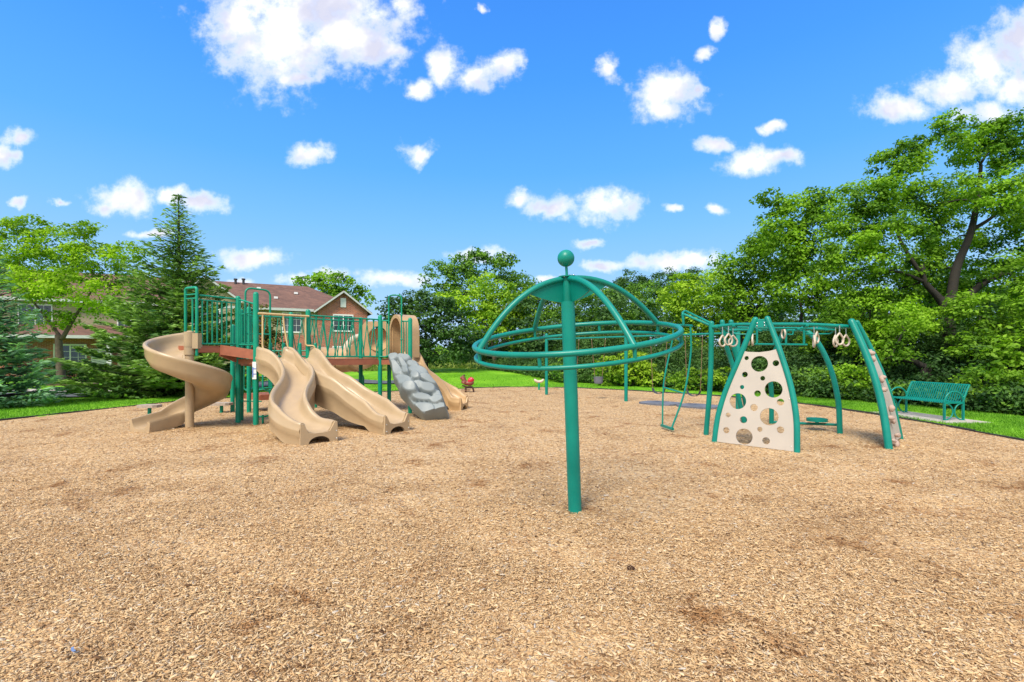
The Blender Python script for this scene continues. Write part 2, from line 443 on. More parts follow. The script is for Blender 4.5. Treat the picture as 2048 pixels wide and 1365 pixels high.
# wood chip bed: sheet with the outline of the play area
bm = bmesh.new()
vs = [bm.verts.new((x, y, 0)) for x, y in MULCH]; bm.faces.new(vs)
for v in [bm.verts.new((x, y, -.1)) for x, y in []]: pass
bmesh.ops.triangulate(bm, faces=bm.faces[:])
me = bpy.data.meshes.new('play_area_ground'); bm.to_mesh(me); bm.free(); me.materials.append(M['chipbase'])
o = bpy.data.objects.new('play_area_ground', me); C.objects.link(o); o['kind'] = 'structure'

def make_chips():
    X = []; Y = []
    y = np.empty(0)
    ed = [1.5, 2.6, 3.2, 3.8, 4.5, 5.3, 6.2, 7.3, 8.6, 10.5, 13, 17, 24.5]
    out_v = []; out_f = []; off = 0
    for bi in range((len(ed) - 1) * 2):
        lo, hi = ed[bi // 2], ed[bi // 2 + 1]; solid = bi % 2 == 0
        mid_ = (lo + hi) / 2; frac = float(np.clip((8.0 - mid_) / 4.5, 0, 1)); frac = frac if solid else 1 - frac
        if frac <= 0: continue
        wmax = 1.18 * hi + 1.2
        rho = 16500 * min(1, (2.9 / mid_) ** 1.75)
        n = int(rho * frac * (hi - lo) * 2 * wmax)
        yy = rng.uniform(lo, hi, n); xx = rng.uniform(-wmax, wmax, n)
        keep = (np.abs(xx) < 1.18 * yy + 1.2) & inside(xx, yy) & ((dist_edge(xx, yy) > .05)); xx, yy = xx[keep], yy[keep]; n = len(xx)
        big = 1.0 + .035 * np.maximum(0, yy - 4)
        ln = rng.gamma(4, .0040, n).clip(.006, .055) * big; wd = ln * rng.uniform(.16, .42, n)
        a = rng.uniform(0, 2 * np.pi, n); tilt = rng.normal(0, .22, n); roll = rng.normal(0, .35, n)
        zc = rng.uniform(.001, .018, n) + .012 * np.sin(xx * 2.1 + np.sin(yy * 1.7) * 2) * np.cos(yy * 2.4)
        ca, sa, ct, st, cr, sr = np.cos(a), np.sin(a), np.cos(tilt), np.sin(tilt), np.cos(roll), np.sin(roll)
        T = np.stack([ca * ct, sa * ct, st], 1)
        S0 = np.stack([-sa, ca, 0 * a], 1); U0 = np.cross(T, S0)
        S = S0 * cr[:, None] + U0 * sr[:, None]; U = np.cross(T, S)
        U *= np.sign(U[:, 2])[:, None]
        c = np.stack([xx, yy, zc], 1)
        hl, hw, th = ln[:, None] / 2, wd[:, None] / 2, (wd * .35)[:, None]
        k = rng.uniform(.4, 1, (n, 1)); k2 = rng.uniform(.4, 1, (n, 1))
        if solid:
            pts = [c - T * hl - S * hw * k, c - T * hl + S * hw * k2, c + T * hl + S * hw * k, c + T * hl - S * hw * k2]
            pts += [p + U * th for p in pts]
            f = np.array([[4, 5, 6, 7], [0, 1, 5, 4], [1, 2, 6, 5], [2, 3, 7, 6], [3, 0, 4, 7]])
        else:
            pts = [c - T * hl - S * hw * k, c - T * hl + S * hw * k2, c + T * hl + S * hw * k, c + T * hl - S * hw * k2]
            f = np.array([[0, 1, 2, 3]])
        m = len(pts); V = np.stack(pts, 1).reshape(-1, 3)
        Fc = (f[None] + (np.arange(n) * m)[:, None, None]).reshape(-1, 4) + off
        off += len(V); out_v.append(V); out_f.append(Fc)
    o = link_mesh('wood_chips', np.concatenate(out_v), np.concatenate(out_f), M['chip'], smooth=False)
    o['kind'] = 'stuff'
make_chips()

# black edging strip round the bed
e = MB()
pl = [Vector((x, y, 0)) for x, y in MULCH]
for i in range(len(pl) - 1):
    a, b = pl[i], pl[i + 1]; n = max(1, int((b - a).length / 1.3))
    for k in range(n):
        p, q = a.lerp(b, k / n), a.lerp(b, (k + .985) / n); jz = random.uniform(-.012, .018)
        e.beam(p + Vector((0, 0, -.04 + jz)), q + Vector((0, 0, -.04 + random.uniform(-.012, .018))), .055, .15)
o = e.build('edging_strip', M['black'], smooth=False); tag(o, 'low black plastic edging strip between the wood chips and the lawn', 'edging')

def grass_blades():
    xs, ys = [], []
    for (x0, x1, y0, y1, n) in [(9.3, 13.2, 7.5, 20, 60000), (-20, -10.5, 10, 22, 60000), (-11, 10, 19, 30, 50000)]:
        x = rng.uniform(x0, x1, n); y = rng.uniform(y0, y1, n)
        k = ~inside(x, y) & (dist_edge(x, y) > .03) & (dist_edge(x, y) < 7) & (np.abs(x) < 1.2 * y + 1)
        k &= ~((np.abs(x - 10.75) < .62) & (np.abs(y - 12.2) < 1.15))
        k &= ~((x < -12) & (y > 16.9) & (y < 20.6))
        xs.append(x[k]); ys.append(y[k])
    x = np.concatenate(xs); y = np.concatenate(ys); n = len(x)
    c = np.stack([x, y, hgt(x, y) - .005], 1)
    a = rng.uniform(0, 2 * np.pi, n); h = rng.uniform(.025, .07, n); wd = rng.uniform(.006, .013, n)
    S = np.stack([np.cos(a), np.sin(a), 0 * a], 1) * wd[:, None]
    lean = rng.normal(0, .03, (n, 3)); lean[:, 2] = h
    V = np.stack([c - S, c + S, c + lean], 1).reshape(-1, 3)
    Fc = np.arange(n * 3).reshape(-1, 3)
    o = link_mesh('grass', V, Fc, M['blade'], smooth=False); o['kind'] = 'stuff'
M['blade'] = leaf_mat('grass_blades', (.06, .20, .008), (.22, .46, .03), .25, .7)
grass_blades()

# ------------------------------------------------------------------ foliage tools
def leaf_quads(c, nrm, ln, wd):
    n = len(c)
    nrm = nrm / (np.linalg.norm(nrm, axis=1, keepdims=True) + 1e-9)
    r = rng.normal(size=(n, 3)); T = r - nrm * (r * nrm).sum(1, keepdims=True); T /= np.linalg.norm(T, axis=1, keepdims=True) + 1e-9
    S = np.cross(nrm, T)
    ln = ln[:, None]; wd = wd[:, None]
    fold = nrm * wd * rng.uniform(-.3, .5, (n, 1))
    return np.stack([c - T * ln / 2, c + S * wd / 2 + fold, c + T * ln / 2, c - S * wd / 2 + fold], 1).reshape(-1, 3)
def qfaces(n): return np.arange(n * 4, dtype=np.int32).reshape(-1, 4)
def crown_points(lobes, leaf, cover=2.2, clump=.55, shell=.4):
    """leaf centres and normals for a crown of lobes [(centre, (rx, ry, rz))]: leaves gather in clumps spread through each lobe"""
    cs, ns, clumps = [], [], []
    for c, r in lobes:
        c = np.array(c); r = np.array(r)
        area = math.pi * r[0] * r[2]
        nl = int(2.3 * cover * area / (leaf * leaf * .42))
        cl = min(clump, r.min() * .55); nc = max(5, int(1.9 * area / (cl * cl)))
        u = rng.normal(size=(nc, 3)); u /= np.linalg.norm(u, axis=1, keepdims=True)
        rad = rng.uniform(shell, 1.0, (nc, 1)) ** .8
        cc = c + u * r * rad
        crad = cl * rng.uniform(.55, 1.25, nc)
        k = rng.integers(0, nc, nl)
        v = rng.normal(size=(nl, 3)); v /= np.linalg.norm(v, axis=1, keepdims=True)
        v[:, 2] = np.where(rng.random(nl) < .62, np.abs(v[:, 2]), v[:, 2])
        rr = rng.random((nl, 1)) ** .45
        p = cc[k] + v * rr * crad[k][:, None] * np.array([1.15, 1.15, .75])
        cs.append(p); ns.append(v * .7 + np.array([0, 0, .55]) + rng.normal(0, .45, (nl, 3))); clumps.append(cc)
    return np.concatenate(cs), np.concatenate(ns), np.concatenate(clumps)
def bough(mb, a, b, r0, r1, sag=.0, wob=.12, seg=6, n=6):
    a, b = Vector(a), Vector(b); d = (b - a).length; pts = []; rs = []
    for i in range(n + 1):
        t = i / n; p = a.lerp(b, t); s = math.sin(t * math.pi)
        p += Vector((random.uniform(-1, 1), random.uniform(-1, 1), random.uniform(-1, 1))) * wob * d * .12 * s + Vector((0, 0, sag * d * s))
        pts.append(p); rs.append(r0 + (r1 - r0) * t)
    mb.tube(pts, rs, seg)
def broad_tree(name, label, base, trunk_r, fork_z, lobes, leaf, lm, bm_, cover=2.2, clump=.55, limbs=None, group=None, twigs=10, shell=.4):
    t = thing(name, label, 'tree', base, group)
    base = Vector(base); tb = MB()
    top = Vector((base.x + random.uniform(-.2, .2), base.y, fork_z))
    pts = catmull([base - Vector((0, 0, .2)), base.lerp(top, .45) + Vector((random.uniform(-.1, .1), 0, 0)), top], 5)
    n = len(pts); tb.tube(pts, [trunk_r * (1.25 if i < 2 else 1) * (1 - .35 * i / n) for i in range(n)], 10)
    pos, nrm, clumps = crown_points(lobes, leaf, cover, clump, shell)
    rb = trunk_r * min(.6, 1.5 / math.sqrt(len(lobes)))
    nodes = [(top - Vector((0, 0, .1)), rb * 1.25, 0)]
    if limbs:
        for pts_, r0_, r1_ in limbs: nodes += [(Vector(q), max(r1_, .04), 0) for q in pts_[2:]]
    order = sorted(lobes, key=lambda l: (Vector(l[0]) - top).length)
    for c, r in order:
        c = Vector(c); tip = c - Vector((0, 0, r[2] * .35))
        nd = min(nodes, key=lambda q: (q[0] - tip).length + .35 * q[2]); r0_ = nd[1] * .75
        bough(tb, nd[0], tip, r0_, r0_ * .55, .06, .2); nodes.append((tip, max(r0_ * .6, .015), nd[2] + 1))
        for k in range(twigs // 2):
            q = clumps[rng.integers(0, len(clumps))]
            if (Vector(q) - c).length < max(r) * 1.1: bough(tb, tip, Vector(q), r0_ * .35, .008, .05, seg=5, n=4)
    for l in (limbs or []):
        m = len(l[0]); pp = catmull(l[0], 5); tb.tube(pp, [l[1] + (l[2] - l[1]) * i / len(pp) for i in range(len(pp))], 8)
    tb.build('trunk', bm_, t, sharp=0)
    n = len(pos)
    link_mesh('crown', leaf_quads(pos, nrm, leaf * rng.uniform(.75, 1.35, n), leaf * rng.uniform(.5, .8, n)), qfaces(n), lm, t, smooth=False)
    return t
def lob(d, *ls, depth=None):
    out = []
    for l in ls:
        px, py, rx, ry = l[:4]; dd = d + (l[4] if len(l) > 4 else 0)
        s = dd / F; out.append((P(px, py, dd), (rx * s, (rx + ry) / 2 * s * .9, ry * s)))
    return out
def spruce(name, label, base, h, rad, z0, lm, bm_, dens=1., power=1.0, seed=1, droop=.25, full=3, spray=1., wild=1., lean=0.):
    t = thing(name, label, 'tree', base)
    base = Vector(base); r_ = np.random.default_rng(seed)
    tb = MB(); tb.tube([base - Vector((0, 0, .2)), base + Vector((.03, 0, h * .5)), base + Vector((0, 0, h))], [.02 * h + .02, .012 * h, .012], 8)
    cs, ts, ns, ls = [], [], [], []
    z = z0
    while z < h - .05:
        f = (h - z) / (h - z0); rr = rad * (f ** power) * 1.0 + .12
        fan = (-1, 1, 0) * max(1, int(round(1.0 + (full - 1.0) * min(1, max(0, f - .22) * 1.7))))
        nb = max(5, int(9 * dens * (0.55 + .45 * f)))
        a0 = r_.uniform(0, 6.28)
        for k in range(nb):
            a = a0 + 6.283 * k / nb + r_.normal(0, .2); ln = rr * r_.uniform(1 - .28 * wild, 1 + .2 * wild) * (1 + lean * max(0., -math.cos(a)) * min(1, f * 1.6))
            dirv = np.array([math.cos(a), math.sin(a), 0])
            rise = .28 * (1 - f) - droop * f
            npt = max(3, int(ln / .11))
            s = (np.arange(npt) + r_.random(npt)) / npt * ln
            zz = z + rise * s + .22 * ln * (s / ln) ** 2.2 + r_.normal(0, .03, npt)
            c = np.array(base) + dirv * s[:, None]; c[:, 2] = base.z + zz
            if len(c) > 2: tb.tube([base + Vector((0, 0, z)), Vector(c[len(c) // 2]), Vector(c[-1])], [.02 * (.4 + f), .012, .005], 5)
            perp = np.array([-dirv[1], dirv[0], 0])
            for sgn in fan:
                out = (.10 + .42 * ln * np.sin(np.clip(s / ln, .12, 1) * 2.9) * .55) * r_.uniform(.2, 1, npt)
                cc = c + perp * (sgn * out)[:, None] + dirv * r_.uniform(0, .12, npt)[:, None]
                cc[:, 2] -= r_.uniform(0, .10, npt) + .12 * out
                td = dirv * .8 + perp * sgn * .9 + np.array([0, 0, .1]) + r_.normal(0, .25, (npt, 3))
                cs.append(cc); ts.append(td); ns.append(np.array([0, 0, 1.]) + r_.normal(0, .5, (npt, 3))); ls.append(r_.uniform(.13, .27, npt) * (.7 + .4 * f) * spray)
        z += (.16 + .16 * f) / dens * r_.uniform(1 - .35 * wild, 1 + .5 * wild)
    # leader
    m = 50; zz = r_.uniform(h - .7, h, m); cc = np.tile(np.array(base), (m, 1)); cc[:, 2] += zz; cs.append(cc); ts.append(np.column_stack([r_.normal(0, 1, (m, 2)), np.full(m, 1.)])); ns.append(r_.normal(0, 1, (m, 3))); ls.append(np.full(m, .15))
    c = np.concatenate(cs); T = np.concatenate(ts); T /= np.linalg.norm(T, axis=1, keepdims=True); nn = np.concatenate(ns); l = np.concatenate(ls)[:, None]
    S = np.cross(T, nn); S /= np.linalg.norm(S, axis=1, keepdims=True) + 1e-9
    wdt = l * .30
    V = np.stack([c - T * l * .5, c + S * wdt * .5 - T * l * .05, c + T * l * .5, c - S * wdt * .5 - T * l * .05], 1).reshape(-1, 3)
    tb.build('trunk', bm_, t, sharp=0)
    link_mesh('crown', V, qfaces(len(c)), lm, t, smooth=False)
    return t
def shrub(name, label, c, r, leaf, lm, cover=2.6, group=None, cat='shrub', clump=.3, shell=.35, lobes=None):
    lobes = lobes or [(c, r)]
    pos, nrm, cl = crown_points(lobes, leaf, cover, clump, shell)
    k = pos[:, 2] > hz(c[0], c[1]); pos, nrm = pos[k], nrm[k]; n = len(pos)
    t = thing(name, label, cat, (c[0], c[1], hz(c[0], c[1])), group)
    link_mesh('foliage', leaf_quads(pos, nrm, leaf * rng.uniform(.75, 1.35, n), leaf * rng.uniform(.5, .8, n)), qfaces(n), lm, t, smooth=False)
    st = MB()
    for q in range(6):
        p = cl[rng.integers(0, len(cl))]; bough(st, (c[0], c[1], hz(c[0], c[1]) - .1), Vector(p), .025, .008, seg=5, n=4)
    st.build('stem', M['barkd'], t, sharp=0)
    return t
#@@OBJECTS@@
def V3(p, z): return Vector((p[0], p[1], z))
def plate(name, outline, holes, thick, o0, ex, ey, mat, parent):
    """flat panel with round holes: 2D outline on the plane o0 + ex*a + ey*b"""
    cu = bpy.data.curves.new('outline', 'CURVE'); cu.dimensions = '2D'; cu.fill_mode = 'BOTH'; cu.extrude = thick / 2
    for poly in [outline] + holes:
        s = cu.splines.new('POLY'); s.points.add(len(poly) - 1); s.use_cyclic_u = True
        for q, p in zip(s.points, poly): q.co = (p[0], p[1], 0, 1)
    ob = bpy.data.objects.new('outline', cu); C.objects.link(ob)
    dg = bpy.context.evaluated_depsgraph_get(); me = bpy.data.meshes.new_from_object(ob.evaluated_get(dg))
    bpy.data.objects.remove(ob)
    ez = ex.cross(ey).normalized()
    v = [o0 + ex * q.co.x + ey * q.co.y + ez * q.co.z for q in me.vertices]; f = [tuple(p.vertices) for p in me.polygons]
    bpy.data.meshes.remove(me)
    return link_mesh(name, v, f, mat, parent, False)
def circle(cx, cy, rx, ry=None, n=28):
    ry = ry or rx; return [(cx + rx * math.cos(2 * math.pi * k / n), cy + ry * math.sin(2 * math.pi * k / n)) for k in range(n)]

# ------------------------------------------------------------------ play structure with slides
ps = thing('play_structure', 'large green and tan play structure with decks, slides and a grey rock climber', 'play structure', (-5.2, 12.3, 0))
u = Vector((.70, .714, 0)).normalized(); nn = Vector((.714, -.70, 0)).normalized()
A = Vector((-5.93, 11.0, 0)); B = A + u * 1.2; Cc = A + u * 3.2
A2, B2, C2 = A - nn * 1.1, B - nn * 1.1, Cc - nn * 1.1
D = Vector((-2.83, 13.2, 0)); E = Vector((-3.06, 14.25, 0))
S, Q = Vector((-7.0, 10.55, 0)), Vector((-6.54, 11.34, 0))
ZD, ZU = 1.52, 1.83
def post(p, top, r=.058): return MB().post(V3(p, -.1), V3(p, top), r).build('post', M['green'], ps)
pA = post(A, 3.08, .06)
for p, tz in ((B, 2.76), (Cc, 2.74), (D, 2.66), (A2, 2.76), (B2, 2.76), (C2, 2.74), (Q, 3.03), (Vector((-7.42, 13.4, 0)), 2.99), (Vector((-8.0, 13.6, 0)), 2.5)): post(p, tz)
post(Vector((-3.62, 14.0, 0)), 1.42)
for px in (541, 567, 600, 631): post(P(px, 700, 14.6).xy.to_3d(), 2.0, .05)
def deck(poly, z, th=.13, name='deck'):
    d = MB().prism([(p.x, p.y) for p in poly], z - .035, z); n = len(poly)
    for i in range(n):
        a, b = poly[i], poly[(i + 1) % n]; d.beam(V3(a, z - .037 - th / 2), V3(b, z - .037 - th / 2), .05, th)
    return d.build(name, M['deck'], ps, smooth=False)
deck([A, B, B2, A2], ZD); deck([B, Cc, C2, B2], ZD + .002); deck([Cc, D, E, C2], ZD)
S3, Q3 = S + Vector((-.79, .46, 0)) * .95, Q + Vector((-.79, .46, 0)) * .95
deck([S, Q, Q3, S3], ZU, .12)
q0 = S.lerp(Q, .55)
d = MB().prism([(p.x, p.y) for p in (q0, A + Vector((-.07, .05, 0)), A2, Q3.lerp(Q, .3))], 1.64, 1.68)
d.beam(V3(q0, 1.74), V3(A, 1.62), .05, .22); d.beam(V3(q0, 1.66), V3(Q, 1.5), .05, .14)
d.beam(V3(A, 1.46), V3(Q, 1.46), .05, .12)
d.build('step', M['deck'], ps, smooth=False)
deck([G(481, 820).lerp(Vector((-7.9, 14.0, 0)), 1), Vector((-7.1, 13.4, 0)), Vector((-6.2, 14.2, 0)), Vector((-7.0, 14.9, 0))], .50, .12)
def barrier(a, b, z0, z1, nb, tilt=0., r=.02, z0b=None, z1b=None, ends=True, midrail=False, br=.013):
    z0b = z0 if z0b is None else z0b; z1b = z1 if z1b is None else z1b
    o = MB().bar(V3(a, z0), V3(b, z0b), r).build('barrier', M['green'], ps)
    MB().bar(V3(a, z1), V3(b, z1b), r).build('rail', M['green'], o)
    if midrail: MB().bar(V3(a, z1 - .1), V3(b, z1b - .1), r * .8).build('rail', M['green'], o)
    for i in range(nb):
        t = (i + .5) / nb; s = tilt * (1 if i % 2 else -1) / max((b - a).length, .1)
        p = a.lerp(b, t - s); q = a.lerp(b, t + s)
        MB().bar(V3(p, z0 + (z0b - z0) * t), V3(q, z1 + (z1b - z1) * t - (.1 if midrail else 0)), br, 8).build('bar', M['green'], o)
    return o
barrier(S + Vector((.03, .05, 0)), Q, 1.87, 2.95, 8, 0, .02, midrail=True, br=.017)
barrier(Q, A, 1.86, 2.95, 4, 0, .02, z1b=2.79, br=.016)
barrier(B, Cc, 1.58, 2.61, 20, .07, br=.014)
barrier(B2, C2, 1.58, 2.61, 14, .085)
barrier(A2, B2, 1.58, 2.61, 8, .05)
barrier(Cc, Cc.lerp(D, .30), 1.57, 2.58, 2, 0); barrier(Cc.lerp(D, .74), D, 1.57, 2.56, 3, 0)
barrier(A - nn * .2, A2, 1.9, 2.62, 5, 0)
barrier(Vector((-7.9, 14.1, 0)), Vector((-6.6, 14.95, 0)), .62, 1.5, 9, 0)
barrier(P(541, 700, 14.6).xy.to_3d(), P(631, 700, 14.6).xy.to_3d(), 1.0, 1.75, 8, 0)
# arched handholds
def loop(pts, r, mat='green', name='handhold', rad=.12): return MB().tube(fillet(pts, rad), r).build(name, M[mat], ps)
loop([V3(A2 + u * .1, 1.5), V3(A2 + u * .1, 3.30), V3(A2 + u * .68, 3.28), V3(A2 + u * .68, 1.5)], .024, rad=.16)
MB().bar(V3(A2 + u * .1, 2.15), V3(A2 + u * .68, 2.15), .018).build('rung', M['green'], ps)
k0, k1 = Cc.lerp(D, .31), Cc.lerp(D, .73); off = Vector((0, -.06, 0))
loop([V3(Cc, 1.575) + off, V3(k0, 1.575) + off, V3(k0, 3.28) + off, V3(k1, 3.28) + off, V3(k1, 1.57) + off, V3(D, 1.57) + off], .02, rad=.1)
for zz in (2.05, 2.72): MB().sphere(V3(k1, zz) + off, .032).build('clamp', M['green'], ps)
loop([V3(S, 1.6), V3(S, 3.12), V3(S + Vector((-.36, .16, 0)), 3.12), V3(S + Vector((-.36, .16, 0)), 1.7)], .03, rad=.07)
loop([V3(S, 2.97), V3(S + Vector((-.36, .16, 0)), 2.97)], .018); loop([V3(S, 2.88), V3(S + Vector((-.36, .16, 0)), 2.88)], .018)
loop([V3(S + Vector((-.14, .07, 0)), 1.9), V3(S + Vector((-.14, .07, 0)), 2.88)], .02)
# oval step loop on the front post, and a lower rail
c0 = A + Vector((-.03, .25, 0))
MB().tube(fillet([V3(c0 + Vector((-.12, 0, 0)), .16), V3(c0 + Vector((-.12, 0, 0)), .80), V3(c0 + Vector((.24, 0, 0)), .80), V3(c0 + Vector((.24, 0, 0)), .16), V3(c0 + Vector((-.12, 0, 0)), .16), V3(c0 + Vector((-.12, 0, 0)), .3)], .16), .02).build('step_loop', M['green'], ps)
MB().bar(V3(c0 + Vector((.06, 0, 0)), -.05), V3(c0 + Vector((.06, 0, 0)), .2), .025).build('loop_foot', M['green'], ps)
MB().bar(V3(Q, .52), V3(A + Vector((.0, .25, 0)), .52), .014).build('rail', M['green'], ps)
for px in (488, 526): 
    p0 = P(px, 700, 14.2).xy.to_3d(); p1 = P(px + 18, 700, 14.2).xy.to_3d()
    loop([V3(p0, 1.4), V3(p0, .56), V3(p1, .56), V3(p1, 1.4)], .02, rad=.15)
loop([V3((-4.75, 15.2), 0), V3((-4.75, 15.2), .95), V3((-5.2, 15.6), 1.2)], .025)
MB().box(V3(Cc.lerp(B, .80) + nn * .03, 1.49), (.16, .02, .12), Matrix.Rotation(R(45), 3, 'Z')).build('bracket', M['green'], ps, smooth=False)
# cream guard rail over the double slide
go = nn * .08
gp = [A.lerp(B, .02) + go, A.lerp(B, .99) + go]
g = MB(); g.bar(V3(gp[0], 2.58), V3(gp[1], 2.58), .026)
g.tube(fillet([V3(gp[0].lerp(gp[1], .08), 2.57), V3(gp[0].lerp(gp[1], .08), 1.8), V3(gp[0].lerp(gp[1], .10) + nn * .05, 1.72)], .05), .02)
g.tube([V3(gp[0].lerp(gp[1], .47), 2.57), V3(gp[0].lerp(gp[1], .50), 2.25), V3(gp[0].lerp(gp[1], .56) + nn * .05, 1.74)], .02)
g.tube(fillet([V3(gp[0].lerp(gp[1], .93), 2.57), V3(gp[0].lerp(gp[1], .93), 1.85), V3(gp[0].lerp(gp[1], 1.08) + nn * .1, 1.85), V3(gp[0].lerp(gp[1], 1.1) + nn * .1, 1.72)], .06), .02)
g.build('guard_rail', M['cream'], ps)
# printed notice on the front post
st = MB(); st.box(V3(A + Vector((0, -.066, 0)), 1.26), (.09, .008, .40)); st.build('notice', M['white'], pA, smooth=False)
st = MB(); st.box(V3(A + Vector((-.03, -.0725, 0)), 1.22), (.02, .004, .24)); st.box(V3(A + Vector((.01, -.0725, 0)), 1.30), (.06, .004, .02)); st.box(V3(A + Vector((.01, -.0725, 0)), 1.18), (.06, .004, .02)); st.build('notice_print', M['blue'], pA, smooth=False)

# --- double slide
HALF = [(.335, -.20), (.336, -.10), (.352, -.08), (.35, -.02), (.365, .015), (.362, .05), (.348, .075), (.345, .19), (.335, .225), (.305, .245), (.27, .235), (.248, .20), (.235, .13), (.215, .05), (.17, .0), (.08, -.02)]
def trough(t, zfl, tail=.80):
    e = max(0., (t - tail) / (1 - tail)); e = min(1, e * 1.6)
    pr = []
    for s, h in HALF:
        if s == .335 and h < -.1: h = -(.22 + .24 * math.sin(math.pi * min(1, t * 1.25))) * (1 - e) - (zfl + .05) * e
        if h > .1: h = h * (1.22 - .5 * e)
        pr.append((s, h))
    left = [(-s, h) for s, h in pr]; right = pr[::-1]
    b = pr[0][1]
    return left + [(0, -.022)] + right + [(.315, b), (.27, -.07), (-.27, -.07), (-.315, b)]
def slide(name, start, end, amp, zs, mat, n=44):
    start, end = Vector(start), Vector(end); d = (end - start); q = Vector((-d.y, d.x, 0)).normalized()
    cen = []
    for i in range(n + 1):
        t = i / n
        env = math.sin(2 * math.pi * min(1, max(0, (t - .08) / .9)))
        p = start.lerp(end, t) + q * amp * env
        z = np.interp(t, [a for a, b in zs], [b for a, b in zs]); cen.append(Vector((p.x, p.y, z)))
    zz = np.array([c.z for c in cen])
    for _ in range(3): zz[1:-1] = (zz[:-2] + 2 * zz[1:-1] + zz[2:]) / 4
    fr = []
    for i, c in enumerate(cen):
        c.z = zz[i]
        t = (cen[min(i + 1, n)] - cen[max(i - 1, 0)]); t.z = 0; t.normalize()
        fr.append((c, Vector((t.y, -t.x, 0)), Vector((0, 0, 1))))
    sl = MB().sweep(fr, lambda t: trough(t, float(np.interp(t, np.linspace(0, 1, n + 1), zz))), cap=True)
    o = sl.build(name, M[mat], ps, sharp=50)
    # exit foot: end wall with an arched opening
    c, sd, up = fr[-1]; fw = Vector((-sd.y, sd.x, 0)); zt = c.z - .03
    ol = [(-.345, 0), (-.20, 0)] + [(-.20 * math.cos(math.pi * k / 12), .13 * math.sin(math.pi * k / 12)) for k in range(1, 12)] + [(.20, 0), (.345, 0), (.335, zt + .19), (.29, zt + .19), (.2, zt + .03), (.1, zt + .01), (-.1, zt + .01), (-.2, zt + .03), (-.29, zt + .19), (-.335, zt + .19)]
    plate('slide_foot', ol, [], .05, V3(c, 0) + fw * .02, sd, Vector((0, 0, 1)), M[mat], o)
    return o
ZS = [(0, 1.52), (.08, 1.50), (.16, 1.38), (.3, 1.10), (.45, .86), (.6, .66), (.75, .44), (.86, .29), (.94, .23), (1, .21)]
ZS2 = [(0, 1.52), (.08, 1.50), (.16, 1.38), (.3, 1.06), (.42, .90), (.5, .82), (.62, .56), (.75, .38), (.86, .27), (.94, .23), (1, .21)]
s1 = slide('slide', A.lerp(B, .28) + nn * .02, (-3.55, 8.72, 0), .27, ZS, 'tan')
s2 = slide('slide', A.lerp(B, .80) + nn * .02, (-2.42, 9.92, 0), -.10, ZS2, 'tan')
c = A.lerp(B, .54) + nn * .5
for sl_, st_p, en_p in ((s1, A.lerp(B, .28), Vector((-3.55, 8.72, 0))), (s2, A.lerp(B, .80), Vector((-2.42, 9.92, 0)))):
    q_ = (en_p - st_p).normalized(); sd_ = Vector((q_.y, -q_.x, 0))
    for s in (-.31, .31):
        for zz_ in (.06, .20): MB().sphere(V3(en_p + sd_ * s + q_ * .05, zz_), .013, 8, 6).build('bolt', M['steel'], sl_)
# --- side slide behind the rock climber with its hood
s3 = slide('slide', (-3.25, 14.45, 0), (-1.45, 14.15, 0), -.12, [(0, 1.50), (.1, 1.48), (.25, 1.2), (.5, .78), (.75, .38), (.9, .22), (1, .2)], 'tan2')
ax = Vector((.80, .60, 0)); sd = Vector((.60, -.80, 0)); hc = Vector((-3.55, 14.45, 0))
h = MB(); prof = []
for k in range(13):
    a = math.pi * k / 12; prof.append((.46 * math.cos(a), 2.30 + .56 * math.sin(a)))
outer = [(.46, 1.55)] + prof + [(-.46, 1.55)]; inner = [(-.36, 1.55)] + [(s * .80, 2.30 + (z - 2.30) * .80) for s, z in prof[::-1]] + [(.36, 1.55)]
fr = [(hc + ax * t, sd * sc, Vector((0, 0, 1))) for t, sc in ((0, 1.05), (.06, 1.05), (.07, 1), (.35, .98), (.6, .9))]
h.sweep(fr, outer + inner); h.build('slide_hood', M['tan2'], ps, sharp=35)
# --- curved crawl tube behind the middle deck
tp = catmull([Vector((-4.55, 14.45, 1.62)), Vector((-4.95, 15.05, 1.52)), Vector((-5.6, 15.3, 1.45)), Vector((-6.2, 15.0, 1.5))], 8)
t_ = MB().tube(tp, [.40 + (.03 if i % 8 in (0, 1) else 0) for i in range(len(tp))], 20)
t_.build('crawl_tube', M['tan2'], ps, sharp=35)
# arched climber, pale, standing past the tube
ar = [P(690, 730, 15.4), P(692, 705, 15.4), P(700, 688, 15.4), P(712, 676, 15.3), P(724, 670, 15.2)]
MB().tube(catmull(ar, 6), [.05 + .10 * math.sin(math.pi * min(1, (i + 3) / 26)) for i in range(25)], 10).build('arch_climber', M['ring'], ps)
# bubble panel with a large oval opening
e1 = (E - C2).normalized(); L1 = (E - C2).length
plate('opening_panel', [(.05, 1.56), (.82, 1.56), (.82, 2.5), (.72, 2.62), (.14, 2.62), (.05, 2.5)], [circle(.50, 2.08, .29, .40)], .05, C2.copy(), e1, Vector((0, 0, 1)), M['tan2'], ps)
bb = MB().tube([C2 + e1 * .5 + Vector((0, 0, 2.08)) + e1.cross(Vector((0, 0, 1))) * s for s in (.03, -.06, -.16, -.22, -.25)], [.335, .32, .25, .14, .03], 24, caps=False)
bb.build('bubble_window', M['tan2'], ps)
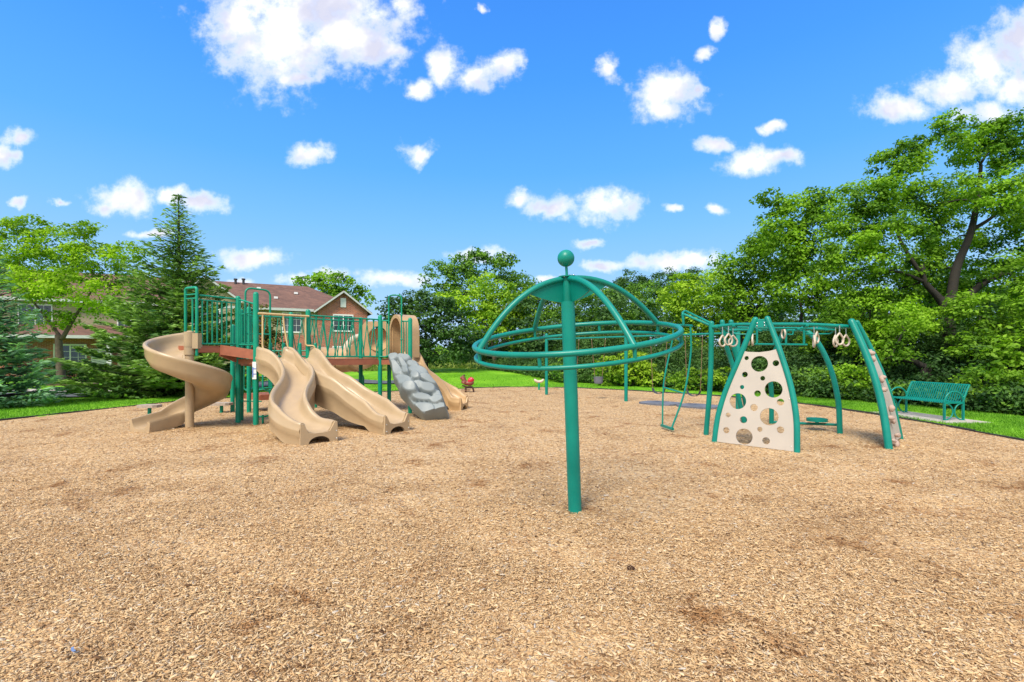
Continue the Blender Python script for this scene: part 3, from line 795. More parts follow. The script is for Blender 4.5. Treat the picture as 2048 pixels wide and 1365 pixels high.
# --- spiral slide
col = Vector((-7.16, 10.55, 0)); rh = Vector((.83, .56, 0)).normalized(); vh = Vector((-.56, .83, 0)).normalized()
SP1 = [(-.42, .10), (-.40, .13), (-.37, .10), (-.34, .0), (-.15, -.05), (.12, -.04), (.25, .05), (.295, .20), (.305, .29), (.33, .335), (.37, .345), (.405, .32), (.41, .28), (.385, .24), (.37, .07), (.29, -.08), (.1, -.135), (-.15, -.13), (-.36, -.09)]
SP2 = [(-.31, .11), (-.28, .155), (-.24, .145), (-.205, .05), (-.13, -.02), (.10, -.02), (.18, .04), (.215, .12), (.225, .155), (.24, .185), (.27, .19), (.29, .17), (.30, .14), (.29, .11), (.285, .03), (.26, -.14), (.1, -.16), (-.13, -.16), (-.28, -.14)]
fr = []; ts = []
for i in range(93):
    ph = 82 + i * (494 - 82) / 92; a = R(ph)
    z = np.interp(ph, [82, 110, 180, 270, 360, 450, 494], [1.84, 1.77, 1.54, 1.17, .77, .38, .19])
    rr = .455; dr = rh * math.cos(a) + vh * math.sin(a)
    fr.append((col + dr * rr + Vector((0, 0, z)), dr, Vector((0, 0, 1)))); ts.append(max(0, (ph - 440) / 65))
a = R(494); dr = rh * math.cos(a) + vh * math.sin(a); td = (-rh * math.sin(a) + vh * math.cos(a) - rh * .06).normalized()
for k in range(1, 9):
    t = k / 8; fr.append((col + dr * .455 + td * (.74 * t) + Vector((0, 0, .19 - .11 * t)), Vector((td.y, -td.x, 0)) * 1.0, Vector((0, 0, 1)))); ts.append(1)
zz = np.array([f[0].z for f in fr])
for _ in range(8): zz[1:-1] = (zz[:-2] + 2 * zz[1:-1] + zz[2:]) / 4
for f, z in zip(fr, zz): f[0].z = z
def sp(t):
    e = ts[int(round(t * (len(fr) - 1)))]
    return [((a[0] * (1 - e) + b[0] * e) * .91, a[1] * (1 - e) + b[1] * e) for a, b in zip(SP1, SP2)]
spo = MB().sweep(fr, sp).build('spiral_slide', M['tan'], ps, sharp=50)
cm = MB(); cm.tube([V3(col, -.1), V3(col, 1.7)], .085, 20); cm.post(V3(col, 1.62), V3(col, 2.16), .105, 20); cm.tube([V3(col, 1.80), V3(col, 2.13)], .112, 20)
cm.box(V3(col + Vector((.12, .02, 0)), 1.93), (.2, .16, .34)); cm.build('centre_column', M['tan'], spo)

# --- grey rock climbing wall
TC, BC = Vector((-3.13, 13.2, 1.50)), Vector((-1.87, 11.87, .0)); TD, BD = Vector((.99, -.05, 0)).normalized(), Vector((.90, .42, 0)).normalized()
T1, T2, Bt1, Bt2 = TC - TD * .3, TC + TD * .3, BC - BD * .3, BC + BD * .3
bumps = [(.2, .08, .34, .07, .10), (.66, .07, .36, .07, .12), (.16, .27, .18, .15, .12), (.46, .20, .12, .13, .15), (.76, .22, .2, .08, .17), (.40, .34, .10, .09, .19), (.74, .36, .26, .12, .16), (.2, .5, .22, .12, .13),
         (.55, .48, .14, .08, .20), (.84, .52, .2, .10, .22), (.24, .66, .20, .09, .24), (.50, .62, .16, .07, .17), (.68, .66, .22, .08, .23), (.86, .74, .17, .07, .20), (.40, .78, .3, .06, .19), (.74, .84, .24, .07, .26), (.3, .92, .34, .09, .17), (.72, .95, .32, .08, .19)]
NU, NV = 56, 96
nrm = (T2 - T1).cross(Bt1 - T1).normalized()
if nrm.z < 0: nrm = -nrm
vs = []
rr_ = np.random.default_rng(5)
for j in range(NV + 1):
    for i in range(NU + 1):
        a, b = i / NU, j / NV
        W = float(np.interp(b, [0, .15, .38, .6, .8, .93, 1], [.58, .74, .98, 1.06, .92, .72, .66])) + .03 * math.sin(b * 23)
        p = TC.lerp(BC, b) + TD.lerp(BD, b).normalized() * ((a - .5) * W)
        hgt_ = .085
        for cu_, cv_, ru, rv, hh in bumps:
            an = 5.3 * cu_ + 3 * cv_; xa, xb = (a - cu_) * .7, (b - cv_) * 1.9; ca_, sa_ = math.cos(an % 1.2 - .6), math.sin(an % 1.2 - .6)
            dd = (abs((xa * ca_ + xb * sa_) / (ru * .7)) ** 2.6 + abs((xb * ca_ - xa * sa_) / (rv * 1.9)) ** 2.6) ** (1 / 2.6)
            q_ = min(1, max(0, (1.3 - dd) / .62)); q_ = q_ * q_ * (3 - 2 * q_); hgt_ = max(hgt_, .04 + 1.0 * hh * q_ * (1 + .25 * (a - cu_) / ru) + .03 * q_)
        sag = .12 * math.sin(math.pi * b) * math.sin(math.pi * (a * .8 + .1)) + .05 * math.sin(b * 11 + a * 4)
        edge = min(a, 1 - a) / .06; bed = min(b, 1 - b) / .03
        k = min(1, edge, bed) ** .5
        vs.append(p + nrm * ((hgt_ + sag + .1) * k - .12 * (1 - k)))
fs = [(j * (NU + 1) + i, j * (NU + 1) + i + 1, (j + 1) * (NU + 1) + i + 1, (j + 1) * (NU + 1) + i) for j in range(NV) for i in range(NU)]
n0 = len(vs); vs += [T1 - nrm * .14, T2 - nrm * .14, Bt2 - nrm * .10, Bt1 - nrm * .10]
fs.append((n0, n0 + 3, n0 + 2, n0 + 1))
link_mesh('rock_climber', vs, fs, M['rock'], ps, True, 60)

# ------------------------------------------------------------------ odd bits on the chips
g = G(145, 1312); t = thing('plastic_scrap', 'thin blue plastic strip lying on the wood chips in the near corner', 'scrap', g)
MB().sweep([(V3(g, .03) + Vector((x, -x * .9 + x * x * 6, .006 * math.sin(x * 60))), Vector((.6, .8, 0)), Vector((0, 0, 1))) for x in np.linspace(-.03, .03, 8)], [(-.006, 0), (.006, 0), (.006, .003), (-.006, .003)]).build('strip', M['dullblue'], t, smooth=False)
g = G(1262, 1141); t = thing('pine_cone', 'small dark brown cone lying on the chips behind the spinner pole', 'cone', g)
def cone_(c, r):
    m = MB()
    for k in range(26):
        a = k * 2.4; h_ = k / 25; rr = r * math.sin(math.pi * (.15 + .8 * h_))
        m.sphere(Vector(c) + Vector((h_ * r * 3 - r * 1.5, rr * math.cos(a), r * .9 + rr * math.sin(a))), (r * .3, r * .36, r * .36), 6, 4)
    return m
cone_(g, .017).build('scales', M['darkbrown'], t)
# ------------------------------------------------------------------ step pods by the spiral slide
for (px, py, wpx, lab) in [(299, 831, 38, 'small weathered step stool on a green stem left of the spiral slide'), (443, 826, 36, 'small weathered step stool on a green stem right of the spiral slide')]:
    g = G(px, py); t = thing('step_stool', lab, 'step stool', g, 'step stools by the spiral slide')
    MB().post(V3(g, -.1), V3(g, .22), .045).build('stem', M['green'], t)
    m = MB().prism([(g.x + x, g.y + y) for x, y in ((-.27, -.1), (-.2, -.17), (.2, -.17), (.27, -.1), (.27, .1), (.2, .17), (-.2, .17), (-.27, .1))], .215, .285); m.build('seat', M['slab'], t, smooth=False)

# ------------------------------------------------------------------ tilted spinner in front
base = G(1150, 1024)
sp_ = thing('spinner', 'tall green pole with a tilted hoop and four curved arms under a ball', 'spinner', base)
wc = Vector((.642, 4.87, 1.80)); axn = Vector((-.100, -.165, 1)).normalized()
ex = Vector((1, 0, .1)); ex = (ex - axn * ex.dot(axn)).normalized(); ey = axn.cross(ex)
top = Vector((.555, 4.80, 2.40)); pdir = (top - base).normalized()
MB().tube([base - pdir * .1, base.lerp(top, .895)], .069, 24).build('pole', M['teal'], sp_)
hub = MB().tube([base.lerp(top, .887), base.lerp(top, .89), base.lerp(top, 1.0)], [.050, .053, .053], 20)
hub.tube([top - pdir * .005, top + pdir * .006], .085, 20); hub = hub.build('hub', M['teal'], sp_)
Rr = 1.03
def rp(a, r=Rr, h=0.): return wc + (ex * math.cos(R(a)) + ey * math.sin(R(a))) * r + axn * h
MB().tube([rp(a) for a in range(0, 360, 5)], .027, 12, closed=True).build('upper_hoop', M['teal'], sp_)
MB().tube([rp(a, Rr - .0, -.115) for a in range(0, 360, 5)], .020, 12, closed=True).build('lower_hoop', M['teal'], sp_)
apex = top - pdir * .02; hA = (apex - wc).dot(axn); ctr = apex - axn * hA
for i, a in enumerate((20, 110, 200, 290)):
    pts = []
    for k in range(17):
        f = k / 16; o0 = ctr.lerp(wc, f)
        pts.append(o0 + (ex * math.cos(R(a)) + ey * math.sin(R(a))) * Rr * f + axn * (hA * (1 - f ** 2.2)))
    arm = MB().tube(pts, .029, 12).build('arm', M['teal'], sp_)
    if True:
        up_ = pts[:8]; b0 = up_[0] - axn * .25; low = [b0.lerp(up_[-1] - axn * .012, j / 7) - axn * .02 * math.sin(math.pi * j / 7) for j in range(8)]
        side = Vector((-math.sin(R(a)), math.cos(R(a)), 0)) * .006
        g = MB()
        vv = [p + side for p in up_] + [p + side for p in low] + [p - side for p in up_] + [p - side for p in low]
        ff = []
        for j in range(7):
            ff += [(j, j + 1, 9 + j, 8 + j), (16 + j, 24 + j, 25 + j, 17 + j), (8 + j, 9 + j, 25 + j, 24 + j)]
        g.add(vv, ff).build('gusset', M['teal'], arm)
for a in (20, 65, 110, 155, 200, 245, 290, 335): MB().bar(rp(a), rp(a, Rr, -.115), .017).build('strut', M['teal'], sp_)
bl = MB().sphere(Vector((.545, 4.80, 2.585)), .086, 28, 18); bl.build('ball', M['teal'], sp_)
MB().bar(top, Vector((.547, 4.80, 2.53)), .014).build('ball_stem', M['teal'], sp_)
for a in range(0, 360, 60): MB().sphere(top + pdir * .008 + (ex * math.cos(R(a)) + ey * math.sin(R(a))) * .068, .011, 8, 6).build('bolt', M['steel'], hub)
MB().tube([base.lerp(top, .878), base.lerp(top, .884)], .066, 24).build('bearing', M['black'], sp_)

# ------------------------------------------------------------------ overhead climber
oc = thing('climbing_frame', 'green overhead climbing frame on curved legs with a beige bubble-hole panel', 'climbing frame', (5.3, 9.6, 0))
F1, F2 = G(1428, 884), G(1595, 905); TM = Vector((4.5, 8.6, 2.27))
pn = (F2 - F1).cross(TM - F1).normalized()
def onp(px, py, o=F1, n=pn, off=0.):
    ray = Vector(((px - 1024) / F, 1, (HZ - py) / F)); c = Vector((0, 0, EYE)); t = (o + n * off - c).dot(n) / ray.dot(n); return c + ray * t
def z4(x, y): return (1290 + x / 4.264, 600 + y / 4.264)
def leg(pts, r=.049, name='leg', ext=True):
    pts = catmull(pts, 6)
    if ext: pts = [pts[0] + (pts[0] - pts[1]).normalized() * .12] + pts
    m = MB().tube(pts[:-1], r, 16); d = (pts[-1] - pts[-2]).normalized(); m.post(pts[-2] - d * .001, pts[-1] + d * r * .5, r * 1.001)
    return m.build(name, M['teal'], oc)
lg1 = [onp(*z4(*q)) for q in ((592, 1212), (622, 1000), (688, 780), (790, 535), (868, 345), (945, 158))]
lg2 = [onp(*z4(*q)) for q in ((1297, 1302), (1290, 1000), (1238, 715), (1152, 440), (1095, 285), (1040, 150))]
leg(lg1, .050); leg(lg2, .048)
pu = (F2 - F1).normalized(); pv = pn.cross(pu); pv = pv if pv.z > 0 else -pv
def to2(px, py): p = onp(px, py); return ((p - F1).dot(pu), (p - F1).dot(pv))
ol = [to2(*z4(*q)) for q in ((612, 1210), (645, 1000), (705, 780), (765, 600), (818, 432), (880, 445), (977, 448), (1060, 438), (1138, 418), (1185, 550), (1225, 700), (1255, 850), (1270, 1000), (1276, 1150), (1275, 1296))]
hs = []
for hx, hy, hr in ((868,498,18),(977,547,68),(1117,541,26),(853,638,24),(1005,670,20),(829,745,18),(961,800,27),(1097,765,70),(793,865,68),(1157,873,29),(931,920,30),(1060,998,73),(711,983,20),(841,1024,30),(695,1113,26),(981,1105,21),(1157,1110,29),(847,1167,68),(1034,1203,30)):
    c = to2(*z4(hx, hy)); p = onp(*z4(hx, hy)); hs.append(circle(c[0], c[1], hr / 4.264 * p.y / F))
pan = plate('bubble_panel', ol, hs, .022, F1.copy(), pu, pv, M['panel'], oc)
for q in ((828, 441), (1126, 435), (689, 832), (1231, 848), (1248, 1252)): MB().sphere(onp(*z4(*q)), .016, 10, 6).build('bolt', M['steel'], pan)
mid = (lg1[-1] + lg2[-1]) / 2
tb = onp(*z4(985, 208)); br = MB(); rot = Matrix((pu, pn, pv)).transposed()
br.box(tb, (.30, .03, .13), rot); brk = br.build('top_plate', M['teal'], oc, smooth=False)
for q in ((957, 200), (1018, 196), (955, 224), (1020, 220)): MB().sphere(onp(*z4(*q), off=-.018 if pn.y > 0 else .018), .015, 10, 6).build('bolt', M['steel'], brk)
MB().bar(onp(*z4(945, 178)), onp(*z4(1040, 172)), .02).build('top_rung', M['teal'], oc)
# single post and ladder at the left
P1 = G(1412, 870); leg([P1, P1.lerp(Vector((3.97, 9.45, 2.27)), .5) + Vector((.02, -.03, 0)), Vector((3.97, 9.45, 2.27))], .05)
LT = P(1367, 627, 10.0); ro = MB()
ro.tube(fillet([P(1422, 652, 9.55), P(1366, 628, 10.0), P(1367, 651, 10.0)], .05), .026); ro.tube(fillet([P(1424, 648, 9.7), P(1370, 622, 10.3), P(1365, 626, 10.05), P(1366, 640, 10.0)], .05), .024)
ro.bar(P(1340, 650, 10.45), P(1385, 652, 9.92), .024); ro.build('overhead_rail', M['teal'], oc)
l1 = catmull([P(1347, 652, 10.45), P(1344, 685, 10.45), P(1330, 750, 10.45), P(1326, 790, 10.45), P(1325, 851, 10.45)], 6)
l2 = catmull([P(1381, 654, 9.92), P(1382, 700, 9.92), P(1376, 750, 9.92), P(1366, 795, 9.92), P(1343, 858, 9.92)], 6)
lm_ = MB().tube(l1, .018).tube(l2, .020); lm_.bar(P(1327, 775, 10.45), P(1367, 787, 9.92), .016); lm_.beam(P(1323, 851, 10.45), P(1346, 859, 9.92), .05, .05); lm_.build('ladder', M['teal'], oc)
# climbing wall with stone holds at the right
R1, R2 = Vector((6.48, 8.17, 0)), Vector((7.47, 9.12, 0)); RT1, RT2 = P(1702, 641, 8.9), P(1713, 643, 9.15); ow = Vector((.7, -.7, 0))
def rl(a, b, t): return a.lerp(b, t) + ow * .10 * math.sin(math.pi * t)
leg([rl(R1, RT1, t / 6) for t in range(7)], .060); leg([rl(R2, RT2, t / 6) for t in range(7)], .040)
m = MB(); vv = []
for j in range(13):
    t = .02 + .74 * j / 12; a, b = rl(R1, RT1, t), rl(R2, RT2, t); d = (b - a).normalized(); o_ = ow * (.0 if j < 12 else 0)
    vv += [a + d * .03 + ow * .012, b - d * .03 + ow * .012, b - d * .03 - ow * .012, a + d * .03 - ow * .012]
ff = []
for j in range(12):
    for k in range(4): ff.append((j * 4 + k, j * 4 + (k + 1) % 4, j * 4 + 4 + (k + 1) % 4, j * 4 + 4 + k))
ff += [(0, 3, 2, 1), (48, 49, 50, 51)]
wall = m.add(vv, ff).build('climbing_panel', M['panel'], oc, smooth=False)
def lump(c, r, seed, name, mat, parent):
    r_ = np.random.default_rng(seed); m = MB().sphere((0, 0, 0), 1, 14, 10); dirs = r_.normal(size=(5, 3)); dirs /= np.linalg.norm(dirs, axis=1, keepdims=True)
    m.v = [Vector(c) + Vector((v[0] * r[0], v[1] * r[1], v[2] * r[2])) * (1 - .35 * max(max(0, Vector(dd).dot(v) - .55) for dd in dirs) * 1.6) for v in m.v]
    return m.build(name, mat, parent, sharp=0)
for i, (t, s, r) in enumerate(((.73, .25, .075), (.68, .12, .065), (.53, .42, .07), (.51, .30, .055), (.44, .15, .075), (.285, .45, .07), (.22, .22, .07), (.19, .35, .06), (.07, .5, .06), (.02, .25, .08), (.05, .15, .055))):
    c = rl(R1, RT1, t).lerp(rl(R2, RT2, t), s) + ow * (.055)
    lump(c, Vector((r * .7, r * .8, r * .95)) if i % 2 else Vector((r * .95, r * .75, r * .7)), i, 'hold', M['hold'], wall)
# far legs
P5, P6 = G(1680, 868), G(1543, 848); T5, T6 = Vector((6.20, 10.15, 2.2)), Vector((5.98, 10.4, 2.2))
leg([P5, P(1676, 800, 9.72), P(1660, 735, 9.82), P(1633, 682, 9.98), T5], .052)
leg([P6, P(1543, 790, 11.1), P(1540, 735, 10.9), P(1556, 690, 10.6), T6], .052)
sb = MB(); sb.bar(P(1548, 845, 10.9), P(1674, 850, 9.9), .028); sb.build('stand_bar', M['teal'], oc)
c = P(1634, 840, 10.2); st = MB(); st.tube([c + Vector((0, 0, -.03)), c + Vector((0, 0, .03))], .20, 24); st.bar(c, c - Vector((0, 0, .08)), .035); st.build('stand_disc', M['teal'], oc)
T7, T8 = P(1444, 642, 11.2), P(1462, 642, 11.2)
leg([Vector((5.55, 11.35, 0)), P(1476, 790, 11.3), P(1466, 735, 11.25), P(1452, 690, 11.2), T7], .055); leg([Vector((5.75, 11.55, 0)), P(1488, 790, 11.35), P(1478, 735, 11.3), P(1466, 690, 11.25), T8], .055)
# top frame
n1, n2, n3, n4, n5 = Vector((3.98, 9.42, 2.17)), Vector((4.50, 8.65, 2.17)), Vector((6.38, 8.95, 2.15)), Vector((6.1, 10.2, 2.14)), Vector((5.1, 11.2, 2.2))
fm = MB()
for a, b, r in ((n1, n2, .034), (n2, n3, .034), (n3, n4, .03), (n4, n5, .03), (n5, n1, .032), (n1, n4, .022), (n2 + Vector((.2, .35, -.05)), n3 + Vector((-.1, .3, -.05)), .022)):
    mp_ = (a + b) / 2 + Vector((0, 0, .02)); fm.tube(catmull([a, mp_, b], 4), r, 12)
    for t in (.12, .5, .88):
        p = a.lerp(b, t); dd = (b - a).normalized() * .03; fm.tube([p - dd, p + dd], r * 1.3, 12)
fm.build('top_frame', M['teal'], oc)
hb = MB(); hb.bar(P(1510, 689, 9.8), P(1614, 690, 9.8), .022)
for px in (1514, 1548, 1572, 1608): hb.bar(P(px, 689, 9.8), P(px, 659, 9.8), .022)
hb.tube(fillet([P(1462, 655, 10), P(1468, 669, 10), P(1512, 669, 9.8)], .06), .015); hb.tube(fillet([P(1612, 669, 9.8), P(1664, 668, 9.4), P(1668, 655, 9.3)], .07), .016); hb.tube(fillet([P(1574, 669, 9.8), P(1586, 670, 9.8), P(1586, 660, 9.8)], .03), .015)
hb.build('hanging_bars', M['teal'], oc)
# hanging rings, each swings on its own
RL = [(1445, 684, 9.2, 30, 'ivory ring by the single curved post, leftmost of its three'), (1457, 681, 9.05, 20, 'ivory ring by the single curved post, middle of its three'), (1466, 684, 9.3, 10, 'ivory ring by the single curved post, rightmost of its three'),
      (1497, 681, 9.5, 70, 'ivory ring half hidden behind the left leg of the bubble panel'), (1505, 682, 9.3, 60, 'narrow ivory ring just right of the bubble panel left leg'),
      (1567, 668, 9.3, 80, 'ivory ring seen edge-on behind the bubble panel right leg'),
      (1628, 685, 8.9, 65, 'lower ivory ring of the pair right of the hanging bars'), (1634, 677, 9.2, 40, 'upper ivory ring of the pair right of the hanging bars'),
      (1671, 684, 8.9, 35, 'ivory ring by the stone-hold panel, leftmost of its three'), (1679, 680, 8.75, 15, 'ivory ring by the stone-hold panel, middle of its three'), (1692, 683, 9.0, 20, 'ivory ring by the stone-hold panel, rightmost of its three')]
for px, py, d, az, lab in RL:
    c = P(px, py, d); t = thing('hanging_ring', lab, 'ring', c, 'rings hanging from the climbing frame')
    exx = Vector((math.cos(R(az)), math.sin(R(az)), 0)); pts = []
    for k in range(24):
        a = 2 * math.pi * k / 24; r_ = .088 * (1 + .38 * max(0, math.sin(a)) ** 6); pts.append(c + exx * .092 * math.cos(a) * (1 - .35 * max(0, math.sin(a)) ** 3) + Vector((0, 0, r_ * math.sin(a))))
    MB().tube(pts, .017, 8, closed=True).build('grip', M['ring'], t)
    MB().bar(c + Vector((0, 0, .118)), Vector((c.x, c.y, 2.16)), .009, 6).build('hanger', M['steel'], t)

# ------------------------------------------------------------------ swing set
S1, S2, S3_ = G(1093, 790), G(1252, 803), G(1476, 821)
sw = thing('swing_frame', 'green three-post swing frame with one long beam behind the hoop spinner', 'swing frame', S2)
ZB = 2.27
for p in (S1, S2, S3_): MB().post(V3(p, -.1), V3(p, 2.52), .062).build('post', M['teal'], sw)
MB().bar(V3(S1, ZB), V3(S3_, ZB), .032, 12).build('beam', M['teal'], sw)
def onbeam(px):
    k = (px - 1024) / F; d = S3_ - S1; t = (k * S1.y - S1.x) / (d.x - k * d.y); return S1 + d * t
bd = (S3_ - S1).normalized(); bn = Vector((-bd.y, bd.x, 0))
def chain(m, a, b):
    n = int((b - a).length / .05); tt = (b - a).normalized()
    for i in range(n):
        p = a.lerp(b, (i + .5) / n); sx = bd if i % 2 else bn
        m.tube([p + tt * .028 + sx * .006, p + sx * .010, p - tt * .028 + sx * .006, p - tt * .028 - sx * .006, p - sx * .010, p + tt * .028 - sx * .006], .0042, 4, closed=True)
    return m
for pa, pb, kind, lab in ((1129, 1158, 'belt', 'black belt swing hidden partly behind the spinner pole'), (1183, 1211, 'bucket', 'grey bucket swing seen between the spinner pole and the middle swing post'),
                          (1301, 1334, 'belt', 'black belt swing hanging just left of the curved ladder'), (1370, 1405, 'belt', 'black belt swing hanging between the ladder and the single curved post')):
    a, b = onbeam(pa), onbeam(pb); c = (a + b) / 2
    t = thing('bucket_swing' if kind == 'bucket' else 'belt_swing', lab, 'swing', V3(c, 0), 'swings')
    zs = .86 if kind == 'bucket' else .50
    hw = .17 if kind == 'bucket' else .22
    for s, q in ((-1, a), (1, b)):
        e_ = c + bd * s * hw
        chain(MB(), V3(q, ZB - .03), V3(e_, zs)).build('chain', M['chain'], t)
        MB().bar(V3(q, ZB - .07), V3(q, ZB + .02), .018, 8).build('hanger', M['steel'], t)
    if kind == 'belt':
        pts = [V3(c + bd * hw * x, zs - .17 * (1 - x * x) ** .6 * 1.0) for x in np.linspace(-1, 1, 13)]
        fr = [(p, bn, Vector((0, 0, 1))) for p in pts]
        MB().sweep(fr, [(-.07, 0), (.07, 0), (.07, .014), (-.07, .014)]).build('seat', M['rubber'], t, sharp=30)
    else:
        m = MB(); n = 18; rings = []
        for j, (r_, z) in enumerate(((.02, .56), (.13, .57), (.155, .64), (.165, .80), (.17, .82), (.145, .82), (.135, .66))):
            rings.append([V3(c, z) + (bd * math.cos(2 * math.pi * k / n) * 1.1 + bn * math.sin(2 * math.pi * k / n)) * r_ for k in range(n)])
        vv = sum(rings, []); ff = [(j * n + k, j * n + (k + 1) % n, (j + 1) * n + (k + 1) % n, (j + 1) * n + k) for j in range(6) for k in range(n)]; ff.append(tuple(range(n)))
        m.add(vv, ff).build('seat', M['matgrey'], t)
for (px, py, lab) in ((1320, 808.5, 'flat blue-grey rubber mat under the swing left of the ladder'), (1398, 814.5, 'flat blue-grey rubber mat under the swing right of the ladder')):
    g = G(px, py); m = MB(); n = 22; ring = []
    rr2 = np.random.default_rng(int(px))
    pl2 = [g + bd * (.62 * np.sign(math.cos(a)) * abs(math.cos(a)) ** .6) + bn * (.55 * np.sign(math.sin(a)) * abs(math.sin(a)) ** .6) for a in np.linspace(0, 2 * math.pi, n, endpoint=False)]
    m.prism([(p.x, p.y) for p in pl2], .0, .055); t = thing('rubber_mat', lab, 'mat', g, 'mats under the swings'); m.build('pad', M['matgrey'], t, smooth=False)

# ------------------------------------------------------------------ spring riders at the far edge
g = G(936, 785); t = thing('spring_rider', 'brown animal-shaped rocking toy with a red saddle at the far edge of the chips', 'spring rider', g)
def gp_(x, z, y=0): return Vector((g.x + x, g.y + y, z))
b = MB(); b.tube(catmull([gp_(-.20, .36), gp_(-.16, .42), gp_(-.02, .40), gp_(.14, .42), gp_(.22, .50)], 5), [.05, .09, .12, .13, .13, .125, .115, .11, .105, .105, .11, .115, .12, .12, .12, .115, .11, .10, .09, .07, .03], 14)
b.tube(catmull([gp_(-.13, .42), gp_(-.19, .55), gp_(-.21, .63), gp_(-.20, .70)], 5), [.12, .12, .115, .11, .105, .10, .10, .10, .10, .095, .09, .085, .08, .06, .05, .02], 14)
b.build('body', M['brownplastic'], t, sharp=0)
hd = MB(); hd.tube(catmull([gp_(-.17, .66), gp_(-.23, .65), gp_(-.32, .61), gp_(-.345, .60)], 4), [.06, .085, .09, .085, .08, .07, .065, .06, .06, .055, .05, .04, .015], 12); ho = hd.build('head', M['brownplastic'], t, sharp=0)
for s in (-1, 1): MB().sphere(gp_(-.17, .74, .05 * s), (.03, .02, .045), 10, 8).build('ear', M['darkbrown'], ho)
MB().bar(gp_(-.12, .64, -.16), gp_(-.12, .64, .16), .016).build('handle', M['darkbrown'], t)
MB().tube(catmull([gp_(-.02, .50), gp_(.06, .50), gp_(.15, .55), gp_(.22, .63)], 5), [.03, .07, .10, .115, .12, .12, .125, .125, .125, .125, .12, .12, .115, .11, .10, .02], 14).build('saddle', M['red'], t)
fr_ = MB(); fr_.tube(catmull([gp_(-.26, .30), gp_(-.18, .27), gp_(-.05, .24), gp_(.15, .25)], 4), .035); fr_.build('footboard', M['darkbrown'], t)
MB().tube([gp_(-.10, -.05), gp_(-.10, .28)], .045).build('spring_post', M['darkbrown'], t)
MB().tube(catmull([gp_(.15, .25), gp_(.22, .16), gp_(.26, .0)], 5), .04).build('rear_leg', M['darkbrown'], t)
MB().tube([gp_(-.10, .10) + Vector((.2 * math.cos(a), .2 * math.sin(a), 0)) for a in np.linspace(0, 2 * math.pi, 24, endpoint=False)], .012, 6, closed=True).build('foot_ring', M['chain'], t)
g = G(1078, 780); t = thing('seesaw_seat', 'small curved ivory seat on a green stem beside the far swing post', 'spring seat', g)
MB().post(V3(g, -.1), V3(g, .34), .045).build('stem', M['green'], t)
MB().tube(catmull([V3(g, .46) + Vector((-.23, 0, .04)), V3(g, .41) + Vector((-.12, 0, -.01)), V3(g, .38), V3(g, .41) + Vector((.12, 0, -.01)), V3(g, .46) + Vector((.23, 0, .04))], 4), [.02, .05, .06, .065, .065, .065, .065, .065, .065, .065, .065, .065, .065, .065, .06, .05, .02], 12).build('seat', M['ring'], t)

# ------------------------------------------------------------------ bench
bx, by = 10.62, 12.2
be = thing('park_bench', 'green slatted metal bench with round arms on a concrete pad', 'bench', (bx, by, hz(bx, by)))
brz = R(3.5); bz = hz(bx, by) + .01
def bl_(x, y, z): return Vector((bx + x * math.cos(brz) - y * math.sin(brz), by + x * math.sin(brz) + y * math.cos(brz), bz + z))
prof = [(-.30, .42), (-.27, .455), (-.2, .46), (-.05, .445), (.1, .43), (.17, .45), (.21, .52), (.26, .66), (.32, .80), (.36, .86), (.40, .865)]
pc = catmull([Vector((x, 0, z)) for x, z in prof], 3)
LB = .77
m = MB(); nS = 26
for k in range(nS):
    y = -LB + .05 + (2 * LB - .10) * k / (nS - 1)
    fr = []
    for i, p in enumerate(pc):
        tt = (pc[min(i + 1, len(pc) - 1)] - pc[max(i - 1, 0)]).normalized(); nv = Vector((-tt.z, 0, tt.x))
        o_ = bl_(p.x, y, p.z); fr.append((o_, bl_(0, 1, 0) - bl_(0, 0, 0), bl_(nv.x, 0, nv.z) - bl_(0, 0, 0)))
    m.sweep(fr, [(-.014, -.004), (.014, -.004), (.014, .004), (-.014, .004)])
m.build('slats', M['teal'], be, smooth=False)
m = MB()
for x, z in ((-.27, .44), (.16, .43), (.37, .85)): m.bar(bl_(x, -LB, z), bl_(x, LB, z), .022)
m.build('cross_rail', M['teal'], be)
for s in (-1, 1):
    y = s * LB; m = MB()
    m.beam(bl_(-.28, y, 0), bl_(-.28, y, .43), .03, .05) ; m.beam(bl_(.20, y, 0), bl_(.20, y, .46), .03, .05)
    m.beam(bl_(-.30, y, .43), bl_(.20, y, .43), .03, .04)
    m.tube([bl_(.20, y, .45), bl_(.27, y, .66), bl_(.36, y, .85)], .022)
    m.tube([bl_(-.03 + .245 * math.cos(a), y, .43 + .27 * math.sin(a)) for a in np.linspace(0, math.pi, 15)], .02)
    m.tube(catmull([bl_(.2, y, .56), bl_(.27, y, .62), bl_(.30, y, .72)], 4), .018)
    for c_ in (-.27, .19):
        m.tube([bl_(c_ + (1 if c_ < 0 else -1) * .21 * math.cos(a), y, .215 + .20 * math.sin(a)) for a in np.linspace(-math.pi / 2, math.pi / 2, 12)], .016)
    m.box(bl_(-.28, y, .005), (.1, .05, .02)); m.box(bl_(.2, y, .005), (.1, .05, .02))
    m.build('end_frame', M['teal'], be)
m = MB(); pp = [bl_(*q, 0) for q in ((-.62, -1.2), (.5, -1.2), (.5, 1.05), (-.62, 1.05))]
m.prism([(p.x, p.y) for p in pp], -.05, bz + .008); o = m.build('concrete_pad', M['concrete'], smooth=False); o['kind'] = 'structure'

